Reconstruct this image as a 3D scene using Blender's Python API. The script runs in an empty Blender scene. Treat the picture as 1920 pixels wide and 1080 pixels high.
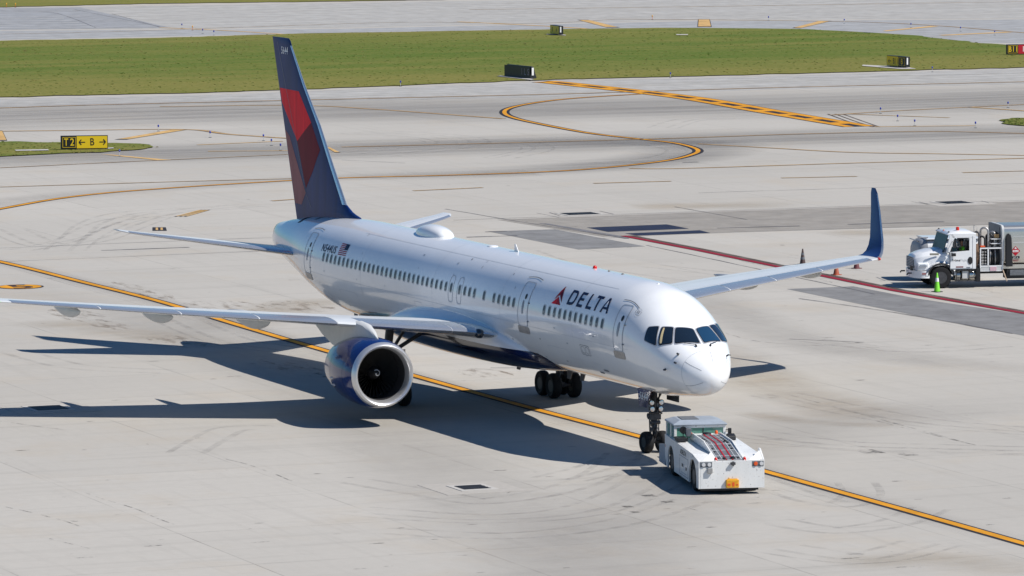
import bpy, bmesh, math, random
from mathutils import Vector, Matrix, noise
random.seed(7)
C = bpy.context.scene.collection
scene = bpy.context.scene
PI = math.pi
R = math.radians

# ------------------------------------------------------------------ camera
CAM = Vector((178.6935, -79.6865, 25.2172))
AZ, EL, RO, F = 2.7594737, -0.0950659, -0.0043472, 10355.06
_f = Vector((math.cos(EL)*math.cos(AZ), math.cos(EL)*math.sin(AZ), math.sin(EL)))
_r = _f.cross(Vector((0, 0, 1))).normalized()
_u = _r.cross(_f)
_r2 = _r*math.cos(RO) + _u*math.sin(RO)
_u2 = _u*math.cos(RO) - _r*math.sin(RO)
cd = bpy.data.cameras.new('camera')
cam = bpy.data.objects.new('camera', cd)
C.objects.link(cam)
cam.matrix_world = Matrix(((_r2.x, _u2.x, -_f.x, CAM.x), (_r2.y, _u2.y, -_f.y, CAM.y),
                           (_r2.z, _u2.z, -_f.z, CAM.z), (0, 0, 0, 1)))
cd.sensor_width = 36
cd.lens = F/1920*36
cd.clip_start = 1.0
cd.clip_end = 5000
scene.camera = cam

# ------------------------------------------------------------------ sun and sky
SUN = Vector((0.575, 0.65, 1.0)).normalized()          # towards the sun
sun_el = math.asin(SUN.z)
w = bpy.data.worlds.new('World')
scene.world = w
w.use_nodes = True
nt = w.node_tree
bg = nt.nodes['Background']
sky = nt.nodes.new('ShaderNodeTexSky')
sky.sky_type = 'NISHITA'
sky.sun_disc = False
sky.sun_elevation = sun_el
sky.sun_rotation = math.atan2(SUN.x, SUN.y)
sky.air_density = 1.0
sky.dust_density = 0.1
sky.ozone_density = 3.0
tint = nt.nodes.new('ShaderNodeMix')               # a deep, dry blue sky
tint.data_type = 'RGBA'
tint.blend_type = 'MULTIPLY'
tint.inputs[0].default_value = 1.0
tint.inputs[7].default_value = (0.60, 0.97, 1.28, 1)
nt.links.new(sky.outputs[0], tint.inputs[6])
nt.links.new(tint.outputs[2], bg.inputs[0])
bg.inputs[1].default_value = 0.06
ld = bpy.data.lights.new('sun', 'SUN')
ld.energy = 5.0
ld.angle = R(0.5)
ld.color = (1.0, 0.955, 0.89)
lo = bpy.data.objects.new('sun', ld)
C.objects.link(lo)
lo.rotation_euler = SUN.to_track_quat('Z', 'Y').to_euler()
lo.location = (0, 0, 60)
scene.view_settings.view_transform = 'Standard'
scene.view_settings.look = 'None'
scene.view_settings.gamma = 1
scene.view_settings.exposure = 0.10
scene.render.engine = 'CYCLES'
scene.cycles.max_bounces = 6
scene.render.resolution_x, scene.render.resolution_y = 1024, 576


def ray(u, v):
    return (_f*F + _r2*(u-960) + _u2*(540-v)).normalized()


def G(u, v, z=0.0):
    """point of the pavement seen at this spot of the photograph"""
    d = ray(u, v)
    return CAM + d*((z-CAM.z)/d.z)


# ------------------------------------------------------------------ materials
MATS = {}


def mat(name, col, rough=0.5, metal=0.0, coat=0.0, var=0.0, vscale=3.0, bump=0.0, bscale=20.0,
        spec=0.5, streak=None, emit=None, alpha=None, trans=0.0, dirt=None):
    m = bpy.data.materials.new(name)
    m.use_nodes = True
    n = m.node_tree
    b = n.nodes['Principled BSDF']
    b.inputs['Base Color'].default_value = (*col, 1)
    b.inputs['Roughness'].default_value = rough
    b.inputs['Metallic'].default_value = metal
    b.inputs['Coat Weight'].default_value = coat
    b.inputs['Coat Roughness'].default_value = 0.06
    b.inputs['Specular IOR Level'].default_value = spec
    if trans:
        b.inputs['Transmission Weight'].default_value = trans
        b.inputs['IOR'].default_value = 1.1
    tc = n.nodes.new('ShaderNodeTexCoord')
    if var or dirt:
        nz = n.nodes.new('ShaderNodeTexNoise')
        nz.inputs['Scale'].default_value = vscale
        nz.inputs['Detail'].default_value = 6
        nz.inputs['Roughness'].default_value = 0.65
        if streak:
            mp = n.nodes.new('ShaderNodeMapping')
            mp.inputs['Scale'].default_value = streak
            n.links.new(tc.outputs['Object'], mp.inputs[0])
            n.links.new(mp.outputs[0], nz.inputs[0])
        else:
            n.links.new(tc.outputs['Object'], nz.inputs[0])
        mx = n.nodes.new('ShaderNodeMix')
        mx.data_type = 'RGBA'
        mx.inputs[6].default_value = (*[c*(1-var) for c in col], 1)
        mx.inputs[7].default_value = (*[min(1, c*(1+var)) for c in col], 1)
        rp = n.nodes.new('ShaderNodeMapRange')
        rp.inputs[1].default_value = 0.3
        rp.inputs[2].default_value = 0.7
        n.links.new(nz.outputs[0], rp.inputs[0])
        n.links.new(rp.outputs[0], mx.inputs[0])
        last = mx.outputs[2]
        if dirt:
            rp2 = n.nodes.new('ShaderNodeMapRange')
            rp2.inputs[1].default_value = dirt[1]
            rp2.inputs[2].default_value = dirt[1]+0.12
            n2 = n.nodes.new('ShaderNodeTexNoise')
            n2.inputs['Scale'].default_value = dirt[2]
            n2.inputs['Detail'].default_value = 8
            n.links.new(tc.outputs['Object'], n2.inputs[0])
            n.links.new(n2.outputs[0], rp2.inputs[0])
            m2 = n.nodes.new('ShaderNodeMix')
            m2.data_type = 'RGBA'
            m2.inputs[7].default_value = (*dirt[0], 1)
            n.links.new(rp2.outputs[0], m2.inputs[0])
            n.links.new(last, m2.inputs[6])
            last = m2.outputs[2]
        n.links.new(last, b.inputs['Base Color'])
    if bump:
        nb = n.nodes.new('ShaderNodeTexNoise')
        nb.inputs['Scale'].default_value = bscale
        nb.inputs['Detail'].default_value = 4
        n.links.new(tc.outputs['Object'], nb.inputs[0])
        bp = n.nodes.new('ShaderNodeBump')
        bp.inputs['Strength'].default_value = bump
        bp.inputs['Distance'].default_value = 0.05
        n.links.new(nb.outputs[0], bp.inputs['Height'])
        n.links.new(bp.outputs[0], b.inputs['Normal'])
    if emit:
        b.inputs['Emission Color'].default_value = (*col, 1)
        b.inputs['Emission Strength'].default_value = emit
    if alpha is not None:
        b.inputs['Alpha'].default_value = alpha
    MATS[name] = m
    return m


def nd(n, t, **kw):
    x = n.nodes.new(t)
    for k, v in kw.items():
        setattr(x, k, v)
    return x


def fmath(n, op, a, b=None, c=None):
    x = n.nodes.new('ShaderNodeMath')
    x.operation = op
    for i, q in enumerate((a, b, c)):
        if q is None:
            continue
        if isinstance(q, (int, float)):
            x.inputs[i].default_value = q
        else:
            n.links.new(q, x.inputs[i])
    return x.outputs[0]


def mixc(n, fac, a, b):
    x = n.nodes.new('ShaderNodeMix')
    x.data_type = 'RGBA'
    for i, q in ((0, fac), (6, a), (7, b)):
        if isinstance(q, (int, float)):
            x.inputs[i].default_value = q
        elif isinstance(q, tuple):
            x.inputs[i].default_value = (*q, 1)
        else:
            n.links.new(q, x.inputs[i])
    return x.outputs[2]


def nois(n, vec, scale, detail=5, rough=0.6, sc=None):
    if sc:
        mp = n.nodes.new('ShaderNodeMapping')
        mp.inputs['Scale'].default_value = sc
        n.links.new(vec, mp.inputs[0])
        vec = mp.outputs[0]
    x = n.nodes.new('ShaderNodeTexNoise')
    x.inputs['Scale'].default_value = scale
    x.inputs['Detail'].default_value = detail
    x.inputs['Roughness'].default_value = rough
    n.links.new(vec, x.inputs[0])
    return x.outputs[0]


def rng(n, v, a, b, c=0.0, d=1.0):
    x = n.nodes.new('ShaderNodeMapRange')
    n.links.new(v, x.inputs[0])
    for i, q in enumerate((a, b, c, d)):
        x.inputs[i+1].default_value = q
    return x.outputs[0]


def pavement(name, base, joint=7.6, js=0.75, blot=0.6):
    """concrete slabs: mottled, streaked, with dark joints and oil spots"""
    m = bpy.data.materials.new(name)
    m.use_nodes = True
    n = m.node_tree
    b = n.nodes['Principled BSDF']
    tc = n.nodes.new('ShaderNodeTexCoord')
    P = tc.outputs['Object']
    sp = n.nodes.new('ShaderNodeSeparateXYZ')
    n.links.new(P, sp.inputs[0])
    x, y = sp.outputs[0], sp.outputs[1]
    big = nois(n, P, 0.018, 4, 0.6)
    mid = nois(n, P, 0.16, 6, 0.65)
    fine = nois(n, P, 2.2, 6, 0.7)
    sty = nois(n, P, 1.0, 6, 0.7, sc=(0.9, 0.05, 1))      # streaks along y
    stx = nois(n, P, 1.0, 6, 0.7, sc=(0.06, 1.1, 1))      # streaks along x
    c0 = mixc(n, rng(n, big, 0.35, 0.65), tuple(c*0.95 for c in base), tuple(min(1, c*1.05) for c in base))
    warm = (base[0]*1.0, base[1]*0.93, base[2]*0.84)
    c1 = mixc(n, rng(n, mid, 0.52, 0.75, 0, 0.7), c0, warm)
    c2 = mixc(n, rng(n, sty, 0.52, 0.80, 0, 0.38), c1, tuple(c*0.58 for c in base))
    c3 = mixc(n, rng(n, stx, 0.54, 0.80, 0, 0.35), c2, tuple(c*0.62 for c in base))
    c4 = mixc(n, rng(n, fine, 0.35, 0.75, 0, 0.22), c3, tuple(c*0.72 for c in base))
    # per-slab tone
    ix = fmath(n, 'FLOOR', fmath(n, 'DIVIDE', x, joint))
    iy = fmath(n, 'FLOOR', fmath(n, 'DIVIDE', y, joint))
    cb = n.nodes.new('ShaderNodeCombineXYZ')
    n.links.new(ix, cb.inputs[0])
    n.links.new(iy, cb.inputs[1])
    wn = n.nodes.new('ShaderNodeTexWhiteNoise')
    n.links.new(cb.outputs[0], wn.inputs[0])
    c5 = mixc(n, rng(n, wn.outputs[0], 0, 1, 0, 0.20), c4, tuple(c*0.75 for c in base))
    # joints, broken up by noise
    def jl(v, wd):
        fr = fmath(n, 'FRACT', fmath(n, 'DIVIDE', v, joint))
        dd = fmath(n, 'MULTIPLY', fmath(n, 'ABSOLUTE', fmath(n, 'SUBTRACT', fr, 0.5)), joint)
        return fmath(n, 'LESS_THAN', fmath(n, 'SUBTRACT', joint/2, dd), wd)
    j = fmath(n, 'MAXIMUM', jl(x, 0.022), jl(y, 0.022))
    jn = rng(n, nois(n, P, 0.12, 4, 0.7), 0.42, 0.66, 0.1, 1.0)
    c6 = mixc(n, fmath(n, 'MULTIPLY', fmath(n, 'MULTIPLY', j, jn), js), c5, tuple(c*0.33 for c in base))
    # oil drops and small repairs
    sp1 = rng(n, nois(n, P, 0.9, 2, 0.5, sc=(0.6, 1.6, 1)), 0.755, 0.80, 0, 0.75*blot)
    sp2 = rng(n, nois(n, P, 0.35, 5, 0.75), 0.68, 0.78, 0, 0.55*blot)
    c7 = mixc(n, sp1, c6, (0.10, 0.085, 0.075))
    c8 = mixc(n, sp2, c7, (0.26, 0.21, 0.17))
    n.links.new(c8, b.inputs['Base Color'])
    b.inputs['Roughness'].default_value = 0.9
    b.inputs['Specular IOR Level'].default_value = 0.2
    bp = n.nodes.new('ShaderNodeBump')
    bp.inputs['Strength'].default_value = 0.25
    bp.inputs['Distance'].default_value = 0.02
    n.links.new(fine, bp.inputs['Height'])
    n.links.new(bp.outputs[0], b.inputs['Normal'])
    return m


def worn(name, col, cover=0.9, scale=1.2, sc=(1, 1, 1), lo=0.3, hi=0.5, soft=1.0, fade=False):
    """paint or stain that lets the pavement show through where it is worn"""
    m = bpy.data.materials.new(name)
    m.use_nodes = True
    n = m.node_tree
    b = n.nodes['Principled BSDF']
    tc = n.nodes.new('ShaderNodeTexCoord')
    P = tc.outputs['Object']
    v = nois(n, P, 0.6, 4, 0.6)
    n.links.new(mixc(n, rng(n, v, 0.3, 0.7), tuple(c*0.8 for c in col), tuple(min(1, c*1.12) for c in col)), b.inputs['Base Color'])
    al = rng(n, nois(n, P, scale, 6, 0.7, sc=sc), lo, hi, cover*(1-soft), cover)
    if fade:                       # wear thins out towards its edges
        at_ = n.nodes.new('ShaderNodeAttribute')
        at_.attribute_name = 'wear'
        al = fmath(n, 'MULTIPLY', al, at_.outputs['Fac'])
    n.links.new(al, b.inputs['Alpha'])
    b.inputs['Roughness'].default_value = 0.85
    b.inputs['Specular IOR Level'].default_value = 0.2
    return m


# ------------------------------------------------------------------ scene helpers
def tag(o, label=None, cat=None, group=None, kind=None):
    if label:
        o['label'] = label
    if cat:
        o['category'] = cat
    if group:
        o['group'] = group
    if kind:
        o['kind'] = kind
    return o


def thing(name, label, cat, loc=(0, 0, 0), rz=0.0, group=None):
    o = bpy.data.objects.new(name, None)
    o.empty_display_size = 0.3
    C.objects.link(o)
    o.location = loc
    o.rotation_euler = (0, 0, rz)
    return tag(o, label, cat, group)


class MB:
    def __init__(s):
        s.v, s.f, s.m = [], [], []

    def add(s, vs, fs, mi=0):
        k = len(s.v)
        s.v += [tuple(q) for q in vs]
        for f in fs:
            s.f.append([i+k for i in f])
            s.m.append(mi)
        return s

    def box(s, a, b, mi=0):
        (x0, y0, z0), (x1, y1, z1) = a, b
        return s.add([(x0, y0, z0), (x1, y0, z0), (x1, y1, z0), (x0, y1, z0), (x0, y0, z1), (x1, y0, z1), (x1, y1, z1), (x0, y1, z1)],
                     [(0, 3, 2, 1), (4, 5, 6, 7), (0, 1, 5, 4), (1, 2, 6, 5), (2, 3, 7, 6), (3, 0, 4, 7)], mi)

    def prism(s, prof, y0, y1, mi=0):
        """profile in (x, z), extruded in y"""
        n = len(prof)
        vs = [(x, y0, z) for x, z in prof] + [(x, y1, z) for x, z in prof]
        fs = [list(range(n)), list(range(2*n-1, n-1, -1))] + [(i, i+n, (i+1) % n+n, (i+1) % n) for i in range(n)]
        return s.add(vs, fs, mi)

    def tube(s, pts, r, n=10, mi=0, cap=True):
        pts = [Vector(p) for p in pts]
        rr = r if isinstance(r, (list, tuple)) else [r]*len(pts)
        rings = []
        up = None
        for i, p in enumerate(pts):
            t = (pts[min(i+1, len(pts)-1)]-pts[max(i-1, 0)]).normalized()
            if up is None:
                up = Vector((0, 0, 1)) if abs(t.z) < 0.9 else Vector((1, 0, 0))
            a = t.cross(up).normalized()
            bb = a.cross(t).normalized()
            up = bb
            rings.append([p+(a*math.cos(2*PI*k/n)+bb*math.sin(2*PI*k/n))*rr[i] for k in range(n)])
        return s.rings(rings, cap, cap, mi)

    def rings(s, rings, c0=True, c1=True, mi=0, close=True):
        n = len(rings[0])
        k = len(s.v)
        for r_ in rings:
            s.v += [tuple(q) for q in r_]
        for i in range(len(rings)-1):
            for j in range(n if close else n-1):
                a = k+i*n+j
                b = k+i*n+(j+1) % n
                s.f.append([a, b, b+n, a+n])
                s.m.append(mi)
        if c0:
            s.f.append([k+j for j in range(n)][::-1])
            s.m.append(mi)
        if c1:
            s.f.append([k+(len(rings)-1)*n+j for j in range(n)])
            s.m.append(mi)
        return s

    def rev(s, prof, c, axis='x', n=32, mi=0, sgn=1, cap=True):
        """profile [(offset along the axis, radius)], revolved"""
        rg = []
        for d, r in prof:
            ring = []
            for k in range(n):
                a = 2*PI*k/n
                p, q = r*math.cos(a), r*math.sin(a)
                if axis == 'x':
                    ring.append((c[0]+d*sgn, c[1]+p, c[2]+q))
                elif axis == 'y':
                    ring.append((c[0]+p, c[1]+d*sgn, c[2]+q))
                else:
                    ring.append((c[0]+p, c[1]+q, c[2]+d*sgn))
            rg.append(ring)
        return s.rings(rg, cap and prof[0][1] > 1e-4, cap and prof[-1][1] > 1e-4, mi)


def obj(name, mb, mats, parent=None, smooth=None, bevel=0.0, seg=2):
    me = bpy.data.meshes.new(name)
    me.from_pydata(mb.v, [], mb.f)
    if not isinstance(mats, (list, tuple)):
        mats = [mats]
    for m in mats:
        me.materials.append(m)
    me.polygons.foreach_set('material_index', mb.m)
    bm = bmesh.new()
    bm.from_mesh(me)
    bmesh.ops.remove_doubles(bm, verts=bm.verts, dist=1e-5)
    if bevel:
        bmesh.ops.recalc_face_normals(bm, faces=bm.faces)
        es = [e for e in bm.edges if len(e.link_faces) == 2 and e.calc_face_angle(0) > R(28)]
        bmesh.ops.bevel(bm, geom=es, offset=bevel, segments=seg, profile=0.5, affect='EDGES', clamp_overlap=True)
    bmesh.ops.recalc_face_normals(bm, faces=bm.faces)
    if smooth is not None:
        for f in bm.faces:
            f.smooth = True
        for e in bm.edges:
            if len(e.link_faces) == 2 and e.calc_face_angle(0) > R(smooth):
                e.smooth = False
    bm.to_mesh(me)
    bm.free()
    o = bpy.data.objects.new(name, me)
    C.objects.link(o)
    if parent:
        o.parent = parent
    return o


def children(o):
    return [c for c in bpy.data.objects if c.parent == o]


def copy_tree(o, parent=None):
    c = o.copy()
    C.objects.link(c)
    c.parent = parent
    if parent and 'category' in c.keys():
        del c['category']
    for ch in children(o):
        copy_tree(ch, c)
    return c


# text as 2D geometry -------------------------------------------------------------
def text2d(s, h, bold=0.0, sx=1.0):
    cu = bpy.data.curves.new('t', 'FONT')
    cu.body = s
    cu.offset = bold
    cu.resolution_u = 3
    cu.space_character = 1.14
    o = bpy.data.objects.new('t', cu)
    C.objects.link(o)
    dg = bpy.context.evaluated_depsgraph_get()
    me = bpy.data.meshes.new_from_object(o.evaluated_get(dg))
    vs = [v.co.copy() for v in me.vertices]
    fs = [list(p.vertices) for p in me.polygons]
    bpy.data.objects.remove(o)
    bpy.data.curves.remove(cu)
    bpy.data.meshes.remove(me)
    if not vs:
        return [], [], 0
    k = h/0.69
    x0 = min(v.x for v in vs)
    out = [((v.x-x0)*k*sx, v.y*k) for v in vs]
    return out, fs, max(p[0] for p in out)


def drape(name, polys, fn, m, parent, cell=0.12, verts=None, faces=None):
    """flat polygons laid onto a curved surface: cut into small pieces, then mapped"""
    bm = bmesh.new()
    if verts is not None:
        vv = [bm.verts.new((x, y, 0)) for x, y in verts]
        for f in faces:
            try:
                bm.faces.new([vv[i] for i in f])
            except ValueError:
                pass
    else:
        for p in polys:
            bm.faces.new([bm.verts.new((x, y, 0)) for x, y in p])
    xs = [v.co.x for v in bm.verts]
    ys = [v.co.y for v in bm.verts]
    for lo_, hi_, ax in ((min(xs), max(xs), 0), (min(ys), max(ys), 1)):
        k = int((hi_-lo_)/cell)
        for i in range(1, k+1):
            co = [0, 0, 0]
            no = [0, 0, 0]
            co[ax] = lo_+(hi_-lo_)*i/(k+1)
            no[ax] = 1
            bmesh.ops.bisect_plane(bm, geom=bm.verts[:]+bm.edges[:]+bm.faces[:], plane_co=co, plane_no=no)
    for v in bm.verts:
        v.co = fn(v.co.x, v.co.y)
    for f in bm.faces:
        f.smooth = True
    me = bpy.data.meshes.new(name)
    bm.to_mesh(me)
    bm.free()
    me.materials.append(m)
    o = bpy.data.objects.new(name, me)
    C.objects.link(o)
    o.parent = parent
    return o


def flat_text(name, s, h, m, org, xd, yd, parent, bold=0.02, sx=1.0, width=None, center=False):
    vs, fs, wd = text2d(s, h, bold, sx)
    if not vs:
        return
    k = width/wd if width else 1.0
    org, xd, yd = Vector(org), Vector(xd), Vector(yd)
    mb = MB()
    off = -wd*k/2 if center else 0
    mb.add([org+xd*(x*k+off)+yd*y for x, y in vs], fs)
    return obj(name, mb, m, parent)
# ------------------------------------------------------------------ materials used by the things
white = mat('white_paint', (0.86, 0.865, 0.87), 0.22, coat=0.6, var=0.03, vscale=0.7)
grey_paint = mat('grey_paint', (0.68, 0.70, 0.71), 0.35, coat=0.2, var=0.05, vscale=1.2, streak=(3, 0.4, 1))
light_grey = mat('light_grey', (0.55, 0.56, 0.56), 0.45, var=0.06, vscale=2)
navy = mat('navy_paint', (0.006, 0.017, 0.075), 0.16, coat=0.7)
fin_navy = mat('tail_navy', (0.004, 0.024, 0.12), 0.45, spec=0.18, coat=0.0, var=0.25, vscale=0.8, streak=(3.0, 1, 0.25))
blue = mat('blue_paint', (0.004, 0.021, 0.125), 0.16, coat=0.3, spec=0.35)
wl_blue = mat('winglet_blue', (0.005, 0.022, 0.12), 0.35, coat=0.2)
alu = mat('polished_metal', (0.80, 0.80, 0.79), 0.26, metal=0.8, var=0.06, vscale=2.5, streak=(2, 0.3, 2))
lip_m = mat('inlet_metal', (0.70, 0.70, 0.71), 0.30, metal=0.7, var=0.04)
steel = mat('steel', (0.42, 0.41, 0.40), 0.4, metal=0.6, var=0.2, vscale=8)
dark_steel = mat('dark_steel', (0.07, 0.07, 0.075), 0.5, metal=0.4, var=0.3, vscale=10)
truck_glass = mat('truck_glass', (0.008, 0.022, 0.032), 0.25, spec=0.12)
rubber = mat('rubber', (0.012, 0.012, 0.013), 0.75, var=0.3, vscale=12, spec=0.3)
rim_dark = mat('wheel_rim', (0.03, 0.03, 0.03), 0.55, var=0.3, vscale=8)  # near black: the shade around the aircraft wheels is put into the rim colour
black = mat('black', (0.012, 0.012, 0.014), 0.5)
line_m = mat('panel_line', (0.16, 0.18, 0.21), 0.6)
line_l = mat('light_panel_line', (0.42, 0.45, 0.49), 0.5)
ink = mat('navy_ink', (0.006, 0.012, 0.055), 0.45, spec=0.2)
red_w = mat('deep_red', (0.40, 0.015, 0.03), 0.55, spec=0.10, coat=0.0, var=0.2, vscale=0.8, streak=(3.0, 1, 0.25))
red_d = mat('dark_red', (0.15, 0.008, 0.022), 0.55, spec=0.10, coat=0.0, var=0.2, vscale=0.8, streak=(3.0, 1, 0.25))
red_b = mat('bright_red', (0.78, 0.02, 0.035), 0.55, spec=0.10, coat=0.0, var=0.2, vscale=0.8, streak=(3.0, 1, 0.25))
pink = mat('dusty_red', (0.30, 0.12, 0.12), 0.55, spec=0.10, coat=0.0, var=0.3, vscale=0.6, streak=(1, 1, 0.4))
red_lamp = mat('red_lamp', (0.6, 0.02, 0.01), 0.2, coat=0.5)
orange = mat('orange', (0.75, 0.10, 0.015), 0.5, var=0.15)
win_frame = mat('window_frame', (0.50, 0.52, 0.55), 0.4)
win_glass = mat('window_glass', (0.028, 0.038, 0.062), 0.3, spec=0.35)
win_glass2 = mat('window_glass_shade', (0.20, 0.21, 0.23), 0.3)
ck_glass = mat('cockpit_glass', (0.010, 0.018, 0.030), 0.05, coat=1.0)
ck_glass_b = mat('cockpit_glass_tinted', (0.012, 0.045, 0.095), 0.05, coat=1.0)
ck_frame = mat('cockpit_frame', (0.50, 0.51, 0.54), 0.35, metal=0.3)
cream = mat('cream', (0.55, 0.45, 0.25), 0.7)
fan_m = mat('fan_blade', (0.15, 0.145, 0.14), 0.35, metal=0.8)
duct_m = mat('inlet_duct', (0.03, 0.03, 0.034), 0.4)
exh_m = mat('exhaust_metal', (0.12, 0.11, 0.105), 0.45, metal=0.7, var=0.3)
tug_white = mat('tug_white', (0.78, 0.78, 0.76), 0.4, coat=0.2, var=0.07, vscale=1.6, streak=(1, 1, 0.3), dirt=((0.20, 0.17, 0.15), 0.62, 14))
tug_grey = mat('tug_grey', (0.30, 0.34, 0.39), 0.5, var=0.1, vscale=4)
green_glass = mat('green_glass', (0.10, 0.26, 0.20), 0.08, coat=0.8, var=0.25, vscale=2)
yellow_p = mat('yellow_paint', (0.75, 0.36, 0.015), 0.5, var=0.25, vscale=10)
lens_m = mat('lamp_lens', (0.75, 0.77, 0.8), 0.08, metal=0.5)
grille_m = mat('grille_grey', (0.13, 0.14, 0.155), 0.6, var=0.3, vscale=14)
tank_m = mat('tank_metal', (0.60, 0.58, 0.54), 0.25, metal=0.75, var=0.05)
hose_m = mat('hose', (0.02, 0.02, 0.022), 0.5)
lime = mat('lime', (0.18, 0.62, 0.03), 0.6, var=0.1)
skin = mat('skin', (0.30, 0.16, 0.10), 0.6)
sign_y = mat('sign_yellow', (0.82, 0.56, 0.01), 0.45)
sign_k = mat('sign_black', (0.012, 0.013, 0.014), 0.45)
sign_r = mat('sign_red', (0.50, 0.01, 0.03), 0.45)
white_f = mat('white_flat', (0.8, 0.8, 0.8), 0.6)

# fuselage paint: white above, navy belly, with the border rising and falling along the body
fus_m = white.copy()
fus_m.name = 'fuselage_paint'
n = fus_m.node_tree
b = n.nodes['Principled BSDF']
tc = nd(n, 'ShaderNodeTexCoord')
sp = nd(n, 'ShaderNodeSeparateXYZ')
n.links.new(tc.outputs['Object'], sp.inputs[0])
rp = nd(n, 'ShaderNodeValToRGB')
n.links.new(rng(n, sp.outputs[0], -47, 0, 0, 1), rp.inputs[0])
e = rp.color_ramp.elements
e[0].position = 0.0
e[0].color = (0, 0, 0, 1)
e[1].position = 1.0
e[1].color = (0, 0, 0, 1)
for xx, zz in ((-38.0, 0.0), (-36.2, 2.60), (-33.0, 2.80), (-30, 2.95), (-25, 3.0), (-20.5, 2.95), (-17.9, 2.92), (-15.8, 2.92), (-13.6, 2.93), (-13.1, 2.84), (-12.6, 2.62), (-12.0, 2.3), (-11.8, 0.0)):
    q = e.new((xx+47)/47)
    q.color = (zz/10, zz/10, zz/10, 1)
below = fmath(n, 'LESS_THAN', sp.outputs[2], fmath(n, 'MULTIPLY', rp.outputs[0], 10.0))
old = b.inputs['Base Color'].links[0].from_socket
dirt_b = rng(n, nois(n, tc.outputs['Object'], 1.0, 6, 0.7, sc=(0.25, 2, 2)), 0.45, 0.7)
lowz = rng(n, sp.outputs[2], 2.75, 2.3, 0, 0.55)
c1 = mixc(n, fmath(n, 'MULTIPLY', dirt_b, lowz), old, (0.45, 0.42, 0.37))
n.links.new(mixc(n, below, c1, (0.005, 0.010, 0.04)), b.inputs['Base Color'])
b.inputs['Roughness'].default_value = 0.16
b.inputs['Coat Weight'].default_value = 0.55
b.inputs['Coat Roughness'].default_value = 0.03

# ------------------------------------------------------------------ the airliner
jet = thing('passenger_jet', 'large white twin-engine passenger jet with blue engines and red-and-navy tail, behind the tug', 'airplane')

FP = [(0.3790, 3.3290, 3.3290, .0, 3.3290), (0.4350, 3.5820, 3.0740, .281, 3.3280), (0.5660, 3.8080, 2.8530, .525, 3.3550),
      (0.8470, 4.0800, 2.6410, .843, 3.4210), (1.3160, 4.4100, 2.5350, 1.108, 3.5920), (1.8780, 4.7730, 2.4680, 1.347, 3.79),
      (2.4400, 5.1600, 2.4070, 1.529, 3.9680), (3.0020, 5.4980, 2.3600, 1.633, 4.0940), (3.6580, 5.8330, 2.3030, 1.736, 4.228),
      (4.5950, 6.1280, 2.2930, 1.826, 4.35), (6.0, 6.2870, 2.28, 1.871, 4.40), (8.0, 6.3050, 2.27, 1.88, 4.40), (30., 6.3050, 2.23, 1.88, 4.39),
      (32., 6.3040, 2.23, 1.88, 4.35), (34.5, 6.3040, 2.26, 1.87, 4.28), (37., 6.25, 2.42, 1.79, 4.26), (39.5, 6.117, 2.82, 1.563, 4.393),
      (42., 5.94, 3.30, 1.209, 4.571), (44., 5.719, 3.682, .889, 4.671), (45.5, 5.522, 3.96, .62, 4.70), (46.6, 5.331, 4.24, .34, 4.727), (47.0, 5.148, 4.428, .14, 4.728)]
FX = [math.sqrt(max(0, p[0]-0.379)) for p in FP]


def _slopes(ys):
    h = [FX[i+1]-FX[i] for i in range(len(FX)-1)]
    dl = [(ys[i+1]-ys[i])/h[i] for i in range(len(h))]
    m = [dl[0]]+[0]*(len(h)-1)+[dl[-1]]
    for i in range(1, len(h)):
        if dl[i-1]*dl[i] > 0:
            w1, w2 = 2*h[i]+h[i-1], h[i]+2*h[i-1]
            m[i] = (w1+w2)/(w1/dl[i-1]+w2/dl[i])
    return h, m


FS = [_slopes([p[k] for p in FP]) for k in (1, 2, 3, 4)]


def sec(d):
    q = math.sqrt(max(0.0, d-0.379))
    i = 0
    while i < len(FX)-2 and FX[i+1] < q:
        i += 1
    out = []
    for k in range(4):
        h, m = FS[k]
        y0, y1 = FP[i][k+1], FP[i+1][k+1]
        t = (q-FX[i])/h[i]
        out.append(y0*(2*t**3-3*t*t+1)+h[i]*m[i]*(t**3-2*t*t+t)+y1*(-2*t**3+3*t*t)+h[i]*m[i+1]*(t**3-t*t))
    return out


def S(d, a, off=0.0):
    """hull point d metres aft of the reference, at angle a from the starboard beam over the top"""
    t, bb, h, m = sec(d)
    s = math.sin(a)
    p = Vector((-d, -h*math.cos(a), m+((t-m) if s > 0 else (m-bb))*s))
    if off:
        p1 = S(min(d+0.02, 47), a)
        p2 = S(d, a+0.01)
        nn = (p1-p).cross(p2-p)
        if nn.length > 1e-12:
            nn.normalize()
            if nn.dot(Vector((0, p.y, p.z-m)) if d > 1 else Vector((1, p.y, p.z-m))) < 0:
                nn = -nn
            p = p+nn*off
    return p


def a_of(d, z):
    t, bb, h, m = sec(d)
    s = (z-m)/((t-m) if z > m else (m-bb))
    return math.asin(max(-1, min(1, s)))


def side(x, z, off=0.008):
    return S(-x, a_of(-x, z), off)


def snap(p, off):
    d = -p.x
    t, bb, h, m = sec(d)
    a = math.atan2((p.z-m)/((t-m) if p.z > m else (m-bb)), -p.y/h)
    return S(d, a, off)


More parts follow.
